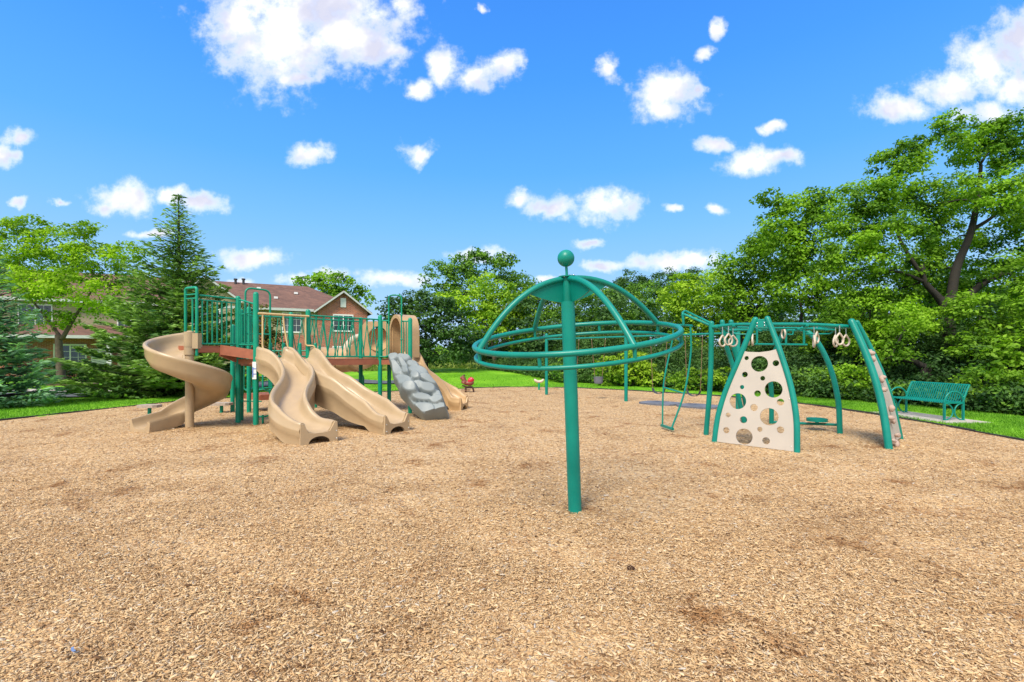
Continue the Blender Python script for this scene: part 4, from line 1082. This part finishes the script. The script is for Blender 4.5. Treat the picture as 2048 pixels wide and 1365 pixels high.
# ------------------------------------------------------------------ road, pavement, far path
def ribbon(name, pts, wd, zo, mat, n=10):
    c = catmull([Vector((x, y, 0)) for x, y in pts], n); vv = []; ff = []
    for i, p in enumerate(c):
        tt = (c[min(i + 1, len(c) - 1)] - c[max(i - 1, 0)]).normalized(); q = Vector((-tt.y, tt.x, 0))
        for k in range(5):
            s = p + q * wd * (k / 4 - .5); vv.append(Vector((s.x, s.y, hz(s.x, s.y) + zo)))
    for i in range(len(c) - 1):
        for k in range(4): ff.append((i * 5 + k, i * 5 + k + 1, i * 5 + 6 + k, i * 5 + 5 + k))
    o = link_mesh(name, vv, ff, M[mat]); o['kind'] = 'structure'
ribbon('road', [(-60, 16.2), (-40, 16.8), (-22, 18.0), (-17, 18.7), (-13.6, 21), (-13.2, 27), (-14, 34)], 2.3, .035, 'asphalt')
ribbon('pavement', [(-60, 18.2), (-40, 18.8), (-22, 20.0), (-18.4, 20.5), (-16.2, 22.4), (-15.8, 27), (-16.4, 34)], .9, .075, 'concrete')
ribbon('path', [(-11.8, 27.4), (-9, 26.0), (-6.9, 25.3), (-5.9, 26.2), (-6.2, 28)], 1.2, .06, 'asphalt')
#@@SETTING@@
# ------------------------------------------------------------------ condominium building
def wall_mat(name, kind):
    m, t, b = new_mat(name); tc = N('ShaderNodeTexCoord', t); sp = N('ShaderNodeSeparateXYZ', t); L(tc.outputs['Object'], sp.inputs[0], t)
    cx = N('ShaderNodeCombineXYZ', t); L(math_node(t, 'ADD', sp.outputs[0], sp.outputs[1]), cx.inputs[0], t); L(sp.outputs[2], cx.inputs[1], t)
    nz = N('ShaderNodeTexNoise', t); nz.inputs['Scale'].default_value = 1.3; nz.inputs['Detail'].default_value = 5; L(tc.outputs['Object'], nz.inputs['Vector'], t)
    if kind == 'siding':
        fr = math_node(t, 'FRACT', math_node(t, 'MULTIPLY', sp.outputs[2], 7.)); c = ramp(t, nz.outputs[0], [(.3, (.40, .33, .21)), (.7, (.47, .39, .26))]); L(c, b.inputs['Base Color'], t)
        bp = N('ShaderNodeBump', t); bp.inputs['Distance'].default_value = .03; bp.inputs['Strength'].default_value = .8; L(fr, bp.inputs['Height'], t); L(bp.outputs[0], b.inputs['Normal'], t); b.inputs['Roughness'].default_value = .7
    else:
        br = N('ShaderNodeTexBrick', t); L(cx.outputs[0], br.inputs['Vector'], t)
        if kind == 'brick':
            for i, c in ((1, (.46, .125, .060)), (2, (.26, .07, .040)), (3, (.42, .36, .30))): br.inputs[i].default_value = (*c, 1)
            br.inputs['Scale'].default_value = 1; br.inputs['Brick Width'].default_value = .26; br.inputs['Row Height'].default_value = .09; br.inputs['Mortar Size'].default_value = .008
        else:
            for i, c in ((1, (.185, .095, .066)), (2, (.12, .064, .047)), (3, (.09, .05, .038))): br.inputs[i].default_value = (*c, 1)
            br.inputs['Scale'].default_value = 1; br.inputs['Brick Width'].default_value = .34; br.inputs['Row Height'].default_value = .11; br.inputs['Mortar Size'].default_value = .006
        c = mix_node(t, .5, br.outputs[0], ramp(t, nz.outputs[0], [(.3, (.75, .75, .75)), (.7, (1.25, 1.25, 1.25))]), 'MULTIPLY'); L(c, b.inputs['Base Color'], t); b.inputs['Roughness'].default_value = .9
    return m
M['siding'] = wall_mat('beige_siding', 'siding'); M['brick'] = wall_mat('red_brick', 'brick'); M['shingle'] = wall_mat('brown_shingle', 'shingle')
ho = thing('condominium_building', 'two-storey brick and beige condominium with brown shingle roof and white trim', 'building', (-16.4, 40, 0), None, math.atan2(.456, .89))
ORG[ho.name] = Vector((0, 0, 0))
w_ = MB(); w_.bb(-30, 0, 0, 10, -.2, 5.5); main = w_.build('wall', M['siding'], ho, smooth=False)
MB().bb(-30, -.01, -.06, 0, -.2, 3.3).build('brick_base', M['brick'], ho, smooth=False)
def roof(vs, fs, th=.12, nm='roof', mat='shingle'):
    n = len(vs); v = vs + [(x, y, z - th) for x, y, z in vs]; f = list(fs) + [tuple(i + n for i in q[::-1]) for q in fs]
    ed = {}
    for q in fs:
        for i in range(len(q)): e_ = (q[i], q[(i + 1) % len(q)]); ed[e_] = 1
    for a, b in ed:
        if (b, a) not in ed: f.append((b, a, a + n, b + n))
    return MB().add(v, f).build(nm, M[mat], ho, smooth=False)
rf = roof([(-30.5, -.45, 5.42), (4.4, -.45, 5.42), (4.4, 10.5, 5.42), (-30.5, 10.5, 5.42), (-30.5, 5, 8.05), (-.4, 5, 8.05)], [(0, 1, 5, 4), (1, 2, 5), (2, 3, 4, 5)])
def fascia(a, b, wd=.06, hgt_=.2): return MB().beam(a, b, wd, hgt_).build('fascia', M['trim'], ho, smooth=False)
fascia((-30.5, -.5, 5.36), (-.3, -.5, 5.36))
def gable(x0, x1, y0, y1, ze, zp, wallm, mat2=None):
    xm = (x0 + x1) / 2
    v = [(x0, y0, -.2), (x1, y0, -.2), (x1, y0, ze), (xm, y0, zp), (x0, y0, ze)]; v = v + [(x, y1, z) for x, y, z in v]
    f = [(4, 3, 2, 1, 0), (5, 6, 7, 8, 9), (0, 1, 6, 5), (1, 2, 7, 6), (4, 0, 5, 9)]
    g_ = MB().add(v, f).build('wall', M[wallm], ho, smooth=False)
    sl = (zp - ze) / (xm - x0); o_ = .35
    roof([(x0 - o_, y0 - .35, ze - sl * o_ + .13), (xm, y0 - .35, zp + .13), (x1 + o_, y0 - .35, ze - sl * o_ + .13), (x1 + o_, y1, ze - sl * o_ + .13), (xm, y1, zp + .13), (x0 - o_, y1, ze - sl * o_ + .13)], [(0, 1, 4, 5), (1, 2, 3, 4)])
    for a, b in (((x0 - o_, y0 - .40, ze - sl * o_ - .0), (xm, y0 - .40, zp + .02)), ((xm, y0 - .40, zp + .02), (x1 + o_, y0 - .40, ze - sl * o_ - .0))): fascia(a, b, .08, .13)
    return g_
gw = gable(0, 4.0, -.6, 6.0, 5.45, 7.0, 'brick')
gl = gable(-10.2, -5.4, -.5, 6.0, 5.7, 7.5, 'siding')
def window(x0, x1, z0, z1, y, nx_=2, nz_=3, par=None):
    f = MB(); t_ = .07
    for a in ((x0 - t_, x1 + t_, z1, z1 + t_ * 1.6), (x0 - t_, x1 + t_, z0 - t_ * 1.6, z0), (x0 - t_, x0, z0, z1), (x1, x1 + t_, z0, z1)): f.bb(a[0], a[1], y - .07, y + .02, a[2], a[3])
    xm = (x0 + x1) / 2; f.bb(xm - .04, xm + .04, y - .06, y + .01, z0, z1)
    for i in range(1, nz_): zz = z0 + (z1 - z0) * i / nz_; f.bb(x0, xm - .04, y - .045, y, zz - .012, zz + .012); f.bb(xm + .04, x1, y - .045, y, zz - .012, zz + .012)
    for xa, xb in ((x0, xm - .04), (xm + .04, x1)):
        xc = (xa + xb) / 2; f.bb(xc - .012, xc + .012, y - .0425, y, z0, z1)
    o = f.build('window', M['white'], ho, smooth=False)
    MB().bb(x0, x1, y - .03, y - .015, z0, z1).build('pane', M['glass'], o, smooth=False)
window(1.25, 2.75, 3.75, 5.0, -.6, 2, 3); window(-2.6, -1.3, 3.6, 5.1, 0, 2, 3); window(-4.9, -3.9, 3.6, 5.0, 0); window(-8.6, -7.0, 3.7, 5.1, -.5); window(-13.2, -11.8, 3.6, 5.0, 0); window(-18.4, -16.8, 3.6, 5.0, 0); window(-24, -22.4, 3.6, 5.0, 0); window(-16.6, -15.0, .7, 2.3, -.06, 2, 4); window(1.2, 2.8, .9, 2.3, -.6)
lv = MB(); lv.bb(1.78, 2.22, -.66, -.58, 5.72, 6.5)
for k in range(8): lv.bb(1.81, 2.19, -.675, -.66, 5.77 + k * .09, 5.82 + k * .09)
lv.build('gable_vent', M['white'], ho, smooth=False)
roof([(-20, -2.0, 2.95), (-8, -2.0, 2.95), (-8, 0.05, 3.75), (-20, 0.05, 3.75)], [(0, 1, 2, 3)], nm='porch_roof')
fascia((-20, -2.03, 2.86), (-8, -2.03, 2.86))
for x in (-19.5, -13.3): MB().bb(x - .12, x + .12, -1.9, -1.66, -.2, 2.82).build('porch_column', M['white'], ho, smooth=False)
MB().bb(-12.9, -8.2, -1.6, -.065, -.2, 2.8).build('garage_wall', M['siding'], ho, smooth=False)
gd = MB(); gd.bb(-12.2, -9.2, -1.66, -1.602, -.1, 2.2)
for k in range(4):
    for j in range(4): gd.bb(-12.1 + j * .73, -11.5 + j * .73, -1.675, -1.661, .03 + k * .54, .45 + k * .54)
gd.build('garage_door', M['white'], ho, smooth=False)
dr_ = MB(); dr_.bb(-14.7, -13.8, -.11, -.062, 0, 2.1); dr_.build('door', M['white'], ho, smooth=False)
for x, y, z in ((-6.2, 4.6, 8.3), (-5.6, 4.6, 8.35)):
    q = MB(); q.bar((x, y, 7.6), (x, y, z), .10); q.bar((x, y, z - .12), (x, y, z), .15); q.build('roof_pipe', M['black'], rf)
for x, y in ((-1.5, 2.9), (-4.4, 3.6), (-9.8, 4.0), (-10.6, 4.0), (-3.1, 1.6)):
    z = 5.42 + (y + .45) * (2.63 / 5.45); MB().box((x, y, z + .08), (.3, .3, .18)).build('roof_vent', M['white'], rf, smooth=False)

# ------------------------------------------------------------------ trees and shrubs
LM = {}
LM['locust'] = leaf_mat('locust_leaves', (0.08, 0.2, 0.008), (0.44, 0.66, 0.03), 0.45)
LM['maple'] = leaf_mat('maple_leaves', (0.036, 0.13, 0.01), (0.315, 0.55, 0.032), 0.42)
LM['bright'] = leaf_mat('bright_leaves', (0.1, 0.26, 0.013), (0.5, 0.7, 0.05), 0.42)
LM['mid'] = leaf_mat('mid_leaves', (0.034, 0.12, 0.016), (0.25, 0.45, 0.05), 0.38)
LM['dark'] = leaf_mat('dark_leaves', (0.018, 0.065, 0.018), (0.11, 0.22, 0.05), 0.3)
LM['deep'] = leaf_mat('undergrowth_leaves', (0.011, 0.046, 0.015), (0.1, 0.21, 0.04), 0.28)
LM['olive'] = leaf_mat('olive_leaves', (.05, .06, .012), (.20, .19, .035), .3)
LM['spruce'] = leaf_mat('spruce_needles', (0.035, 0.12, 0.03), (0.34, 0.54, 0.12), 0.25, .8)
LM['bluespruce'] = leaf_mat('blue_spruce_needles', (0.075, 0.22, 0.11), (0.42, 0.7, 0.36), 0.3, 1.0)
LM['hedge'] = leaf_mat('hedge_leaves', (.012, .05, .008), (.07, .17, .018), .25)
LM['lime'] = leaf_mat('lime_shrub_leaves', (.09, .22, .012), (.36, .52, .035), .4)
LM['meadow'] = leaf_mat('meadow_leaves', (.10, .18, .025), (.36, .42, .10), .3)

def gx_(px, d): return ((px - 1024) / F * d, d, hz((px - 1024) / F * d, d))
spruce('blue_spruce_tree', 'blue-green spruce cut off by the left edge of the lawn', gx_(-22, 14.6), 4.8, 1.62, .12, LM['bluespruce'], M['barkd'], 1.3, .8, 3, .08, 3, 1.15, .8)
spruce('spruce_tree', 'tall green spruce with a thin open top behind the spiral slide', gx_(357, 19.4), 8.15, 3.2, .25, LM['spruce'], M['barkd'], 1.08, 1.06, 11, .13, 6, 1.35, 1.0, .10)
lt = gx_(124, 25)
broad_tree('locust_tree', 'light green spreading tree with a bare brown trunk in front of the porch', lt, .21, 2.7,
    lob(25, (40, 500, 60, 34), (115, 490, 70, 36), (185, 520, 60, 34), (240, 560, 50, 34, 1), (60, 570, 75, 42, -1), (150, 580, 75, 40, -1), (215, 620, 50, 28), (105, 640, 55, 22), (10, 540, 50, 40, 1), (-40, 520, 50, 50, 1), (160, 460, 40, 20), (60, 455, 50, 22), (0, 460, 36, 20), (255, 510, 46, 22), (130, 545, 60, 30, 1)),
    .15, LM['locust'], M['bark'], 1.45, .45, [([lt_p for lt_p in (Vector(lt) + Vector((0, 0, 2.4)), Vector(lt) + Vector((-.9, 0, 3.6)), Vector(lt) + Vector((-2.2, 0, 5.2)))], .09, .03), ([Vector(lt) + Vector((0, 0, 2.4)), Vector(lt) + Vector((.7, 0, 3.6)), Vector(lt) + Vector((1.6, 0, 5.0))], .11, .03)], twigs=12)
ct = gx_(505, 26)
broad_tree('crabapple_tree', 'small reddish olive tree behind the play structure arch', ct, .09, 1.6, lob(26, (490, 640, 30, 34), (525, 650, 32, 40), (545, 690, 26, 30), (500, 700, 34, 30)), .16, LM['olive'], M['barkd'], 1.3, .4)
broad_tree('leafy_tree', 'green tree rising behind the brick gable roof', gx_(665, 58), .35, 5.0, lob(58, (620, 570, 34, 22), (655, 562, 36, 20), (690, 575, 36, 26), (720, 600, 26, 26), (600, 590, 30, 24), (660, 600, 50, 30), (718, 640, 20, 24)), .36, LM['maple'], M['bark'], 1.5, .9)
broad_tree('dark_tree', 'dark leafy tree with thin arching twigs right of the play structure', gx_(852, 31), .16, 2.2,
    lob(31, (800, 620, 42, 36), (850, 640, 60, 50), (900, 650, 50, 55), (820, 680, 50, 46), (880, 700, 60, 36), (780, 660, 30, 40), (845, 605, 40, 26), (930, 690, 40, 40, 2)), .21, LM['dark'], M['barkd'], 1.7, .5, twigs=14)
broad_tree('tall_tree', 'tallest tree of the middle group, its crown open to the sky', gx_(950, 46), .35, 4.0,
    lob(46, (885, 560, 38, 40), (915, 535, 32, 26), (958, 530, 36, 34), (1010, 545, 34, 36), (1000, 522, 24, 16), (940, 570, 46, 34), (1040, 575, 30, 32), (900, 600, 34, 26), (1060, 600, 36, 40)), .28, LM['mid'], M['barkd'], 1.6, .7, twigs=12)
broad_tree('bright_tree', 'yellow-green round tree in front of the tall middle tree', gx_(990, 38), .22, 2.0,
    lob(38, (985, 580, 46, 34), (950, 610, 50, 34), (1010, 615, 48, 40), (900, 605, 34, 22), (980, 650, 60, 40), (1040, 650, 36, 50)), .25, LM['bright'], M['bark'], 1.8, .6)
for i, (px, d, lb, lm, lab, nm) in enumerate((
    (1075, 44, ((1070, 620, 40, 46), (1100, 660, 50, 46), (1060, 690, 44, 40), (1115, 610, 36, 34)), 'mid', 'mid green tree seen through the left half of the hoop spinner', 'leafy_tree'),
    (1180, 52, ((1165, 620, 50, 44), (1210, 615, 50, 40), (1180, 670, 70, 46), (1140, 650, 40, 40)), 'mid', 'grey-green tree right behind the spinner pole', 'leafy_tree'),
    (1265, 56, ((1250, 610, 50, 40), (1300, 600, 44, 34), (1270, 660, 70, 46), (1310, 640, 40, 44)), 'mid', 'green tree behind the right half of the hoop spinner', 'leafy_tree'),
    (1270, 80, ((1262, 568, 34, 26), (1240, 585, 26, 24), (1285, 580, 30, 24)), 'dark', 'dark distant tree top above the hoop, left of its pair', 'distant_tree'),
    (1345, 80, ((1330, 564, 40, 26), (1372, 560, 34, 22), (1395, 575, 30, 24), (1350, 590, 50, 26)), 'dark', 'dark distant tree top above the hoop, right of its pair', 'distant_tree'),
    (1395, 30, ((1380, 620, 46, 50), (1425, 580, 50, 44), (1400, 670, 60, 46), (1350, 590, 30, 34), (1440, 640, 50, 44), (1370, 560, 22, 16)), 'bright', 'yellow-green tree above the single curved climber post', 'bright_tree'),
    (1480, 27, ((1480, 540, 50, 44), (1520, 490, 46, 44), (1460, 590, 46, 40), (1530, 580, 60, 50), (1490, 640, 60, 40), (1560, 530, 46, 44)), 'maple', 'full green tree rising behind the bubble-hole panel', 'leafy_tree'),
    (1605, 24, ((1600, 430, 50, 44), (1565, 450, 46, 40), (1650, 430, 46, 44), (1580, 500, 60, 46), (1640, 510, 60, 50), (1600, 580, 70, 50), (1660, 590, 50, 40), (1540, 400, 26, 20), (1630, 395, 26, 22)), 'maple', 'tall bright green tree behind the hanging rings', 'leafy_tree'))):
    broad_tree(nm, lab, gx_(px, d), .2 + .002 * d, 2.0, lob(d, *lb), 0.11 + .0026 * d, LM[lm], M['barkd'], 1.8, .4 + .007 * d)
bt = Vector(gx_(1898, 18.5)); 
def bt_(px, py, dd=0): return P(px, py, 18.5 + dd)
broad_tree('old_tree', 'huge old tree with thick dark forking limbs behind the bench', bt, .30, 3.9,
    lob(18.5, (1800, 330, 60, 44), (1745, 400, 70, 50), (1700, 440, 56, 44), (1850, 400, 52, 46, 1), (1950, 300, 60, 44), (2010, 270, 50, 36), (2050, 330, 60, 56), (1985, 390, 58, 44, -1), (2060, 440, 70, 56), (1780, 480, 80, 46, -1), (1700, 530, 80, 46), (1850, 520, 50, 36, 1), (1780, 570, 70, 44, 1), (1985, 520, 60, 40, 1.5), (2050, 560, 60, 50, -1), (1720, 620, 80, 44), (1960, 620, 60, 40, -2), (2040, 660, 60, 44, -2), (1740, 690, 50, 40), (1905, 250, 34, 26, 1), (1900, 470, 60, 50, 1.5), (1930, 390, 50, 40, 2), (1860, 590, 60, 44, 1.6), (1930, 570, 50, 40, 2), (1820, 640, 60, 40, -1), (1960, 690, 60, 36, -2.5), (1960, 262, 26, 16), (1830, 290, 30, 18), (2110, 400, 70, 90), (2110, 600, 70, 90)),
    .125, LM['maple'], M['barkd'], 2.35, .5,
    [([bt + Vector((0, 0, .0)), bt_(1896, 700), bt_(1900, 620), bt_(1912, 540), bt_(1940, 470), bt_(1955, 400), bt_(1962, 330)], .24, .05), ([bt_(1900, 640), bt_(1880, 600), bt_(1850, 565), bt_(1845, 530)], .17, .06), ([bt_(1905, 640), bt_(1950, 580), bt_(2010, 545), bt_(2060, 530)], .16, .06),
     ([bt_(1850, 560), bt_(1800, 480), bt_(1780, 400)], .08, .03), ([bt_(1850, 565), bt_(1800, 545), bt_(1740, 540)], .07, .02), ([bt_(1890, 660), bt_(1820, 625), bt_(1740, 615)], .12, .03), ([bt_(1945, 460), bt_(1990, 430), bt_(2030, 380)], .08, .03), ([bt_(1960, 330), bt_(1985, 290), bt_(2005, 260)], .05, .02)], twigs=12)
st_ = Vector(gx_(1852, 16.5))
broad_tree('stump_tree', 'low leaning old trunk with few leaves just left behind the bench', st_, .22, 1.3, lob(16.5, (1810, 650, 44, 30), (1780, 705, 46, 34)), .12, LM['maple'], M['barkd'], 1.6, .4)
for px, d, lb, lab in ((1690, 21, ((1690, 660, 60, 40), (1730, 720, 50, 40), (1650, 700, 50, 40)), 'green understorey tree behind the stone-hold climbing panel'), (2075, 14.5, ((2060, 690, 60, 50), (2010, 730, 50, 36), (2090, 610, 50, 50), (2100, 740, 60, 50)), 'bright understorey tree at the right edge beside the bench')):
    broad_tree('young_tree', lab, gx_(px, d), .09, 1.2, lob(d, *lb), .15, LM['maple'], M['barkd'], 1.6, .4)
shrub('lime_shrub', 'bright lime green shrub behind the middle swing post', (5.9, 24.4, .9), (1.5, 1.0, 1.0), .17, LM['lime'], 2.4, lobes=[((5.2, 24.6, .8), (1.0, .8, .9)), ((6.2, 24.4, 1.0), (1.0, .8, 1.0)), ((7.0, 24.0, .6), (.9, .7, .7))])
shrub('lime_shrub', 'low pale green shrub right of the curved ladder at the lawn edge', (8.6, 21.2, .6), (1.0, .8, .7), .15, LM['lime'], 2.0, lobes=[((8.0, 21.6, .55), (.8, .6, .6)), ((9.2, 20.6, .5), (.8, .6, .55))])
for (px, lab) in ((95, 'dark clipped shrub left of the bare brown trunk'), (150, 'dark clipped shrub right of the bare brown trunk')):
    p = gx_(px, 27); shrub('clipped_shrub', lab, (p[0], p[1], p[2] + .5), (.85, .7, .65), .11, LM['hedge'], 3.0, 'clipped shrubs before the porch', shell=.7)
for px, d, h_, k, lab in ((1625, 18.3, .8, 'mid', 'leafy green shrub behind the saucer step of the climbing frame'), (1705, 17.0, 1.0, 'maple', 'bright shrub in the wood edge beside the stone-hold panel'), (1985, 13.9, 1.0, 'maple', 'bright shrub in the wood edge right behind the bench'), (2040, 12.9, .7, 'mid', 'low green shrub at the right edge of the lawn'), (1790, 15.6, .7, 'mid', 'low green shrub behind the far end of the bench'), (1130, 27.0, 1.0, 'mid', 'green shrub left of the spinner pole at the lawn edge')):
    p = gx_(px, d); shrub('green_shrub', lab, (p[0], p[1], p[2] + h_ * .55), (h_ * 1.1, h_ * .9, h_ * .75), .07 + .0035 * d, LM[k], 1.6, 'shrubs along the wood edge')
# mulch ring below the locust
m = MB(); m.prism([(lt[0] + 1.9 * math.cos(a), lt[1] + .9 * math.sin(a) - .1) for a in np.linspace(0, 2 * math.pi, 24, endpoint=False)], lt[2] - .1, lt[2] + .07); o = m.build('planting_bed', M['soil'], smooth=False); o['kind'] = 'structure'

# dark undergrowth along the wood edge: one mass nobody could count
edge = [(-5.6, 40.5), (-2.6, 38), (.5, 31), (2.6, 27.6), (5.4, 25.6), (8.2, 22.0), (10.6, 18.2), (12.4, 15.2), (13.4, 12.6), (14.2, 9.5), (15, 6)]
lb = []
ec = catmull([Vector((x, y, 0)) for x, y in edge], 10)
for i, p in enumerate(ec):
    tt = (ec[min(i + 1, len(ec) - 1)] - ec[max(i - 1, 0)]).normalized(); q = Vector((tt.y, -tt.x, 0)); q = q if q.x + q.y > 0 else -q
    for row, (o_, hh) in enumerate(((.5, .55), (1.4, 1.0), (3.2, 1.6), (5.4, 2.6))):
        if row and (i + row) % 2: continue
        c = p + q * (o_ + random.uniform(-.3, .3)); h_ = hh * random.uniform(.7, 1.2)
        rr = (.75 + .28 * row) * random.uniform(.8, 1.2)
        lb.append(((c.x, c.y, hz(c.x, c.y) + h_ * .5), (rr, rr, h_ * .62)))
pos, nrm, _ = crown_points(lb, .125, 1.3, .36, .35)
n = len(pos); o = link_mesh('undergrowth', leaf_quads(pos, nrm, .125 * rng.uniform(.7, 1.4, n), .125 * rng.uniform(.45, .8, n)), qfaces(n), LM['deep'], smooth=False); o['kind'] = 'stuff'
# far wood behind everything on the right
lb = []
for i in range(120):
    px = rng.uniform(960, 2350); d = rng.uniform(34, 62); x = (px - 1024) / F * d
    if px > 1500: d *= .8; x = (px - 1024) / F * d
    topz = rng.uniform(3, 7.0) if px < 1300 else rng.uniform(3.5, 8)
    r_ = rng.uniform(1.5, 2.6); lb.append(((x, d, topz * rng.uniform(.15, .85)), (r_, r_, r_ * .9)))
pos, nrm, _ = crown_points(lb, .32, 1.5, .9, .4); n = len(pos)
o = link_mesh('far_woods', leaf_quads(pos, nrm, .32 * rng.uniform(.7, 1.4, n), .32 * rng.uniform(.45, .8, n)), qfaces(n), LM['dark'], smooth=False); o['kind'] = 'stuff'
# rough meadow and low bushes past the far lawn
x = rng.uniform(-22, -2.5, 26000); y = rng.uniform(38, 54, 26000)
c = np.stack([x, y, hgt(x, y) + rng.uniform(0, .7, len(x)) ** 1.5], 1); nr = rng.normal(size=(len(x), 3))
o = link_mesh('meadow_grass', leaf_quads(c, nr, np.full(len(x), .5), np.full(len(x), .07)), qfaces(len(x)), LM['meadow'], smooth=False); o['kind'] = 'stuff'
lb = []
for i in range(46):
    xx = rng.uniform(-30, -1); yy = rng.uniform(54, 66); hh = rng.uniform(1.5, 3.5); lb.append(((xx, yy, hh * .5), (2.2, 1.6, hh * .6)))
pos, nrm, _ = crown_points(lb, .45, 1.6, .9, .4); n = len(pos)
o = link_mesh('far_hedgerow', leaf_quads(pos, nrm, .45 * rng.uniform(.7, 1.4, n), .45 * rng.uniform(.45, .8, n)), qfaces(n), LM['mid'], smooth=False); o['kind'] = 'stuff'
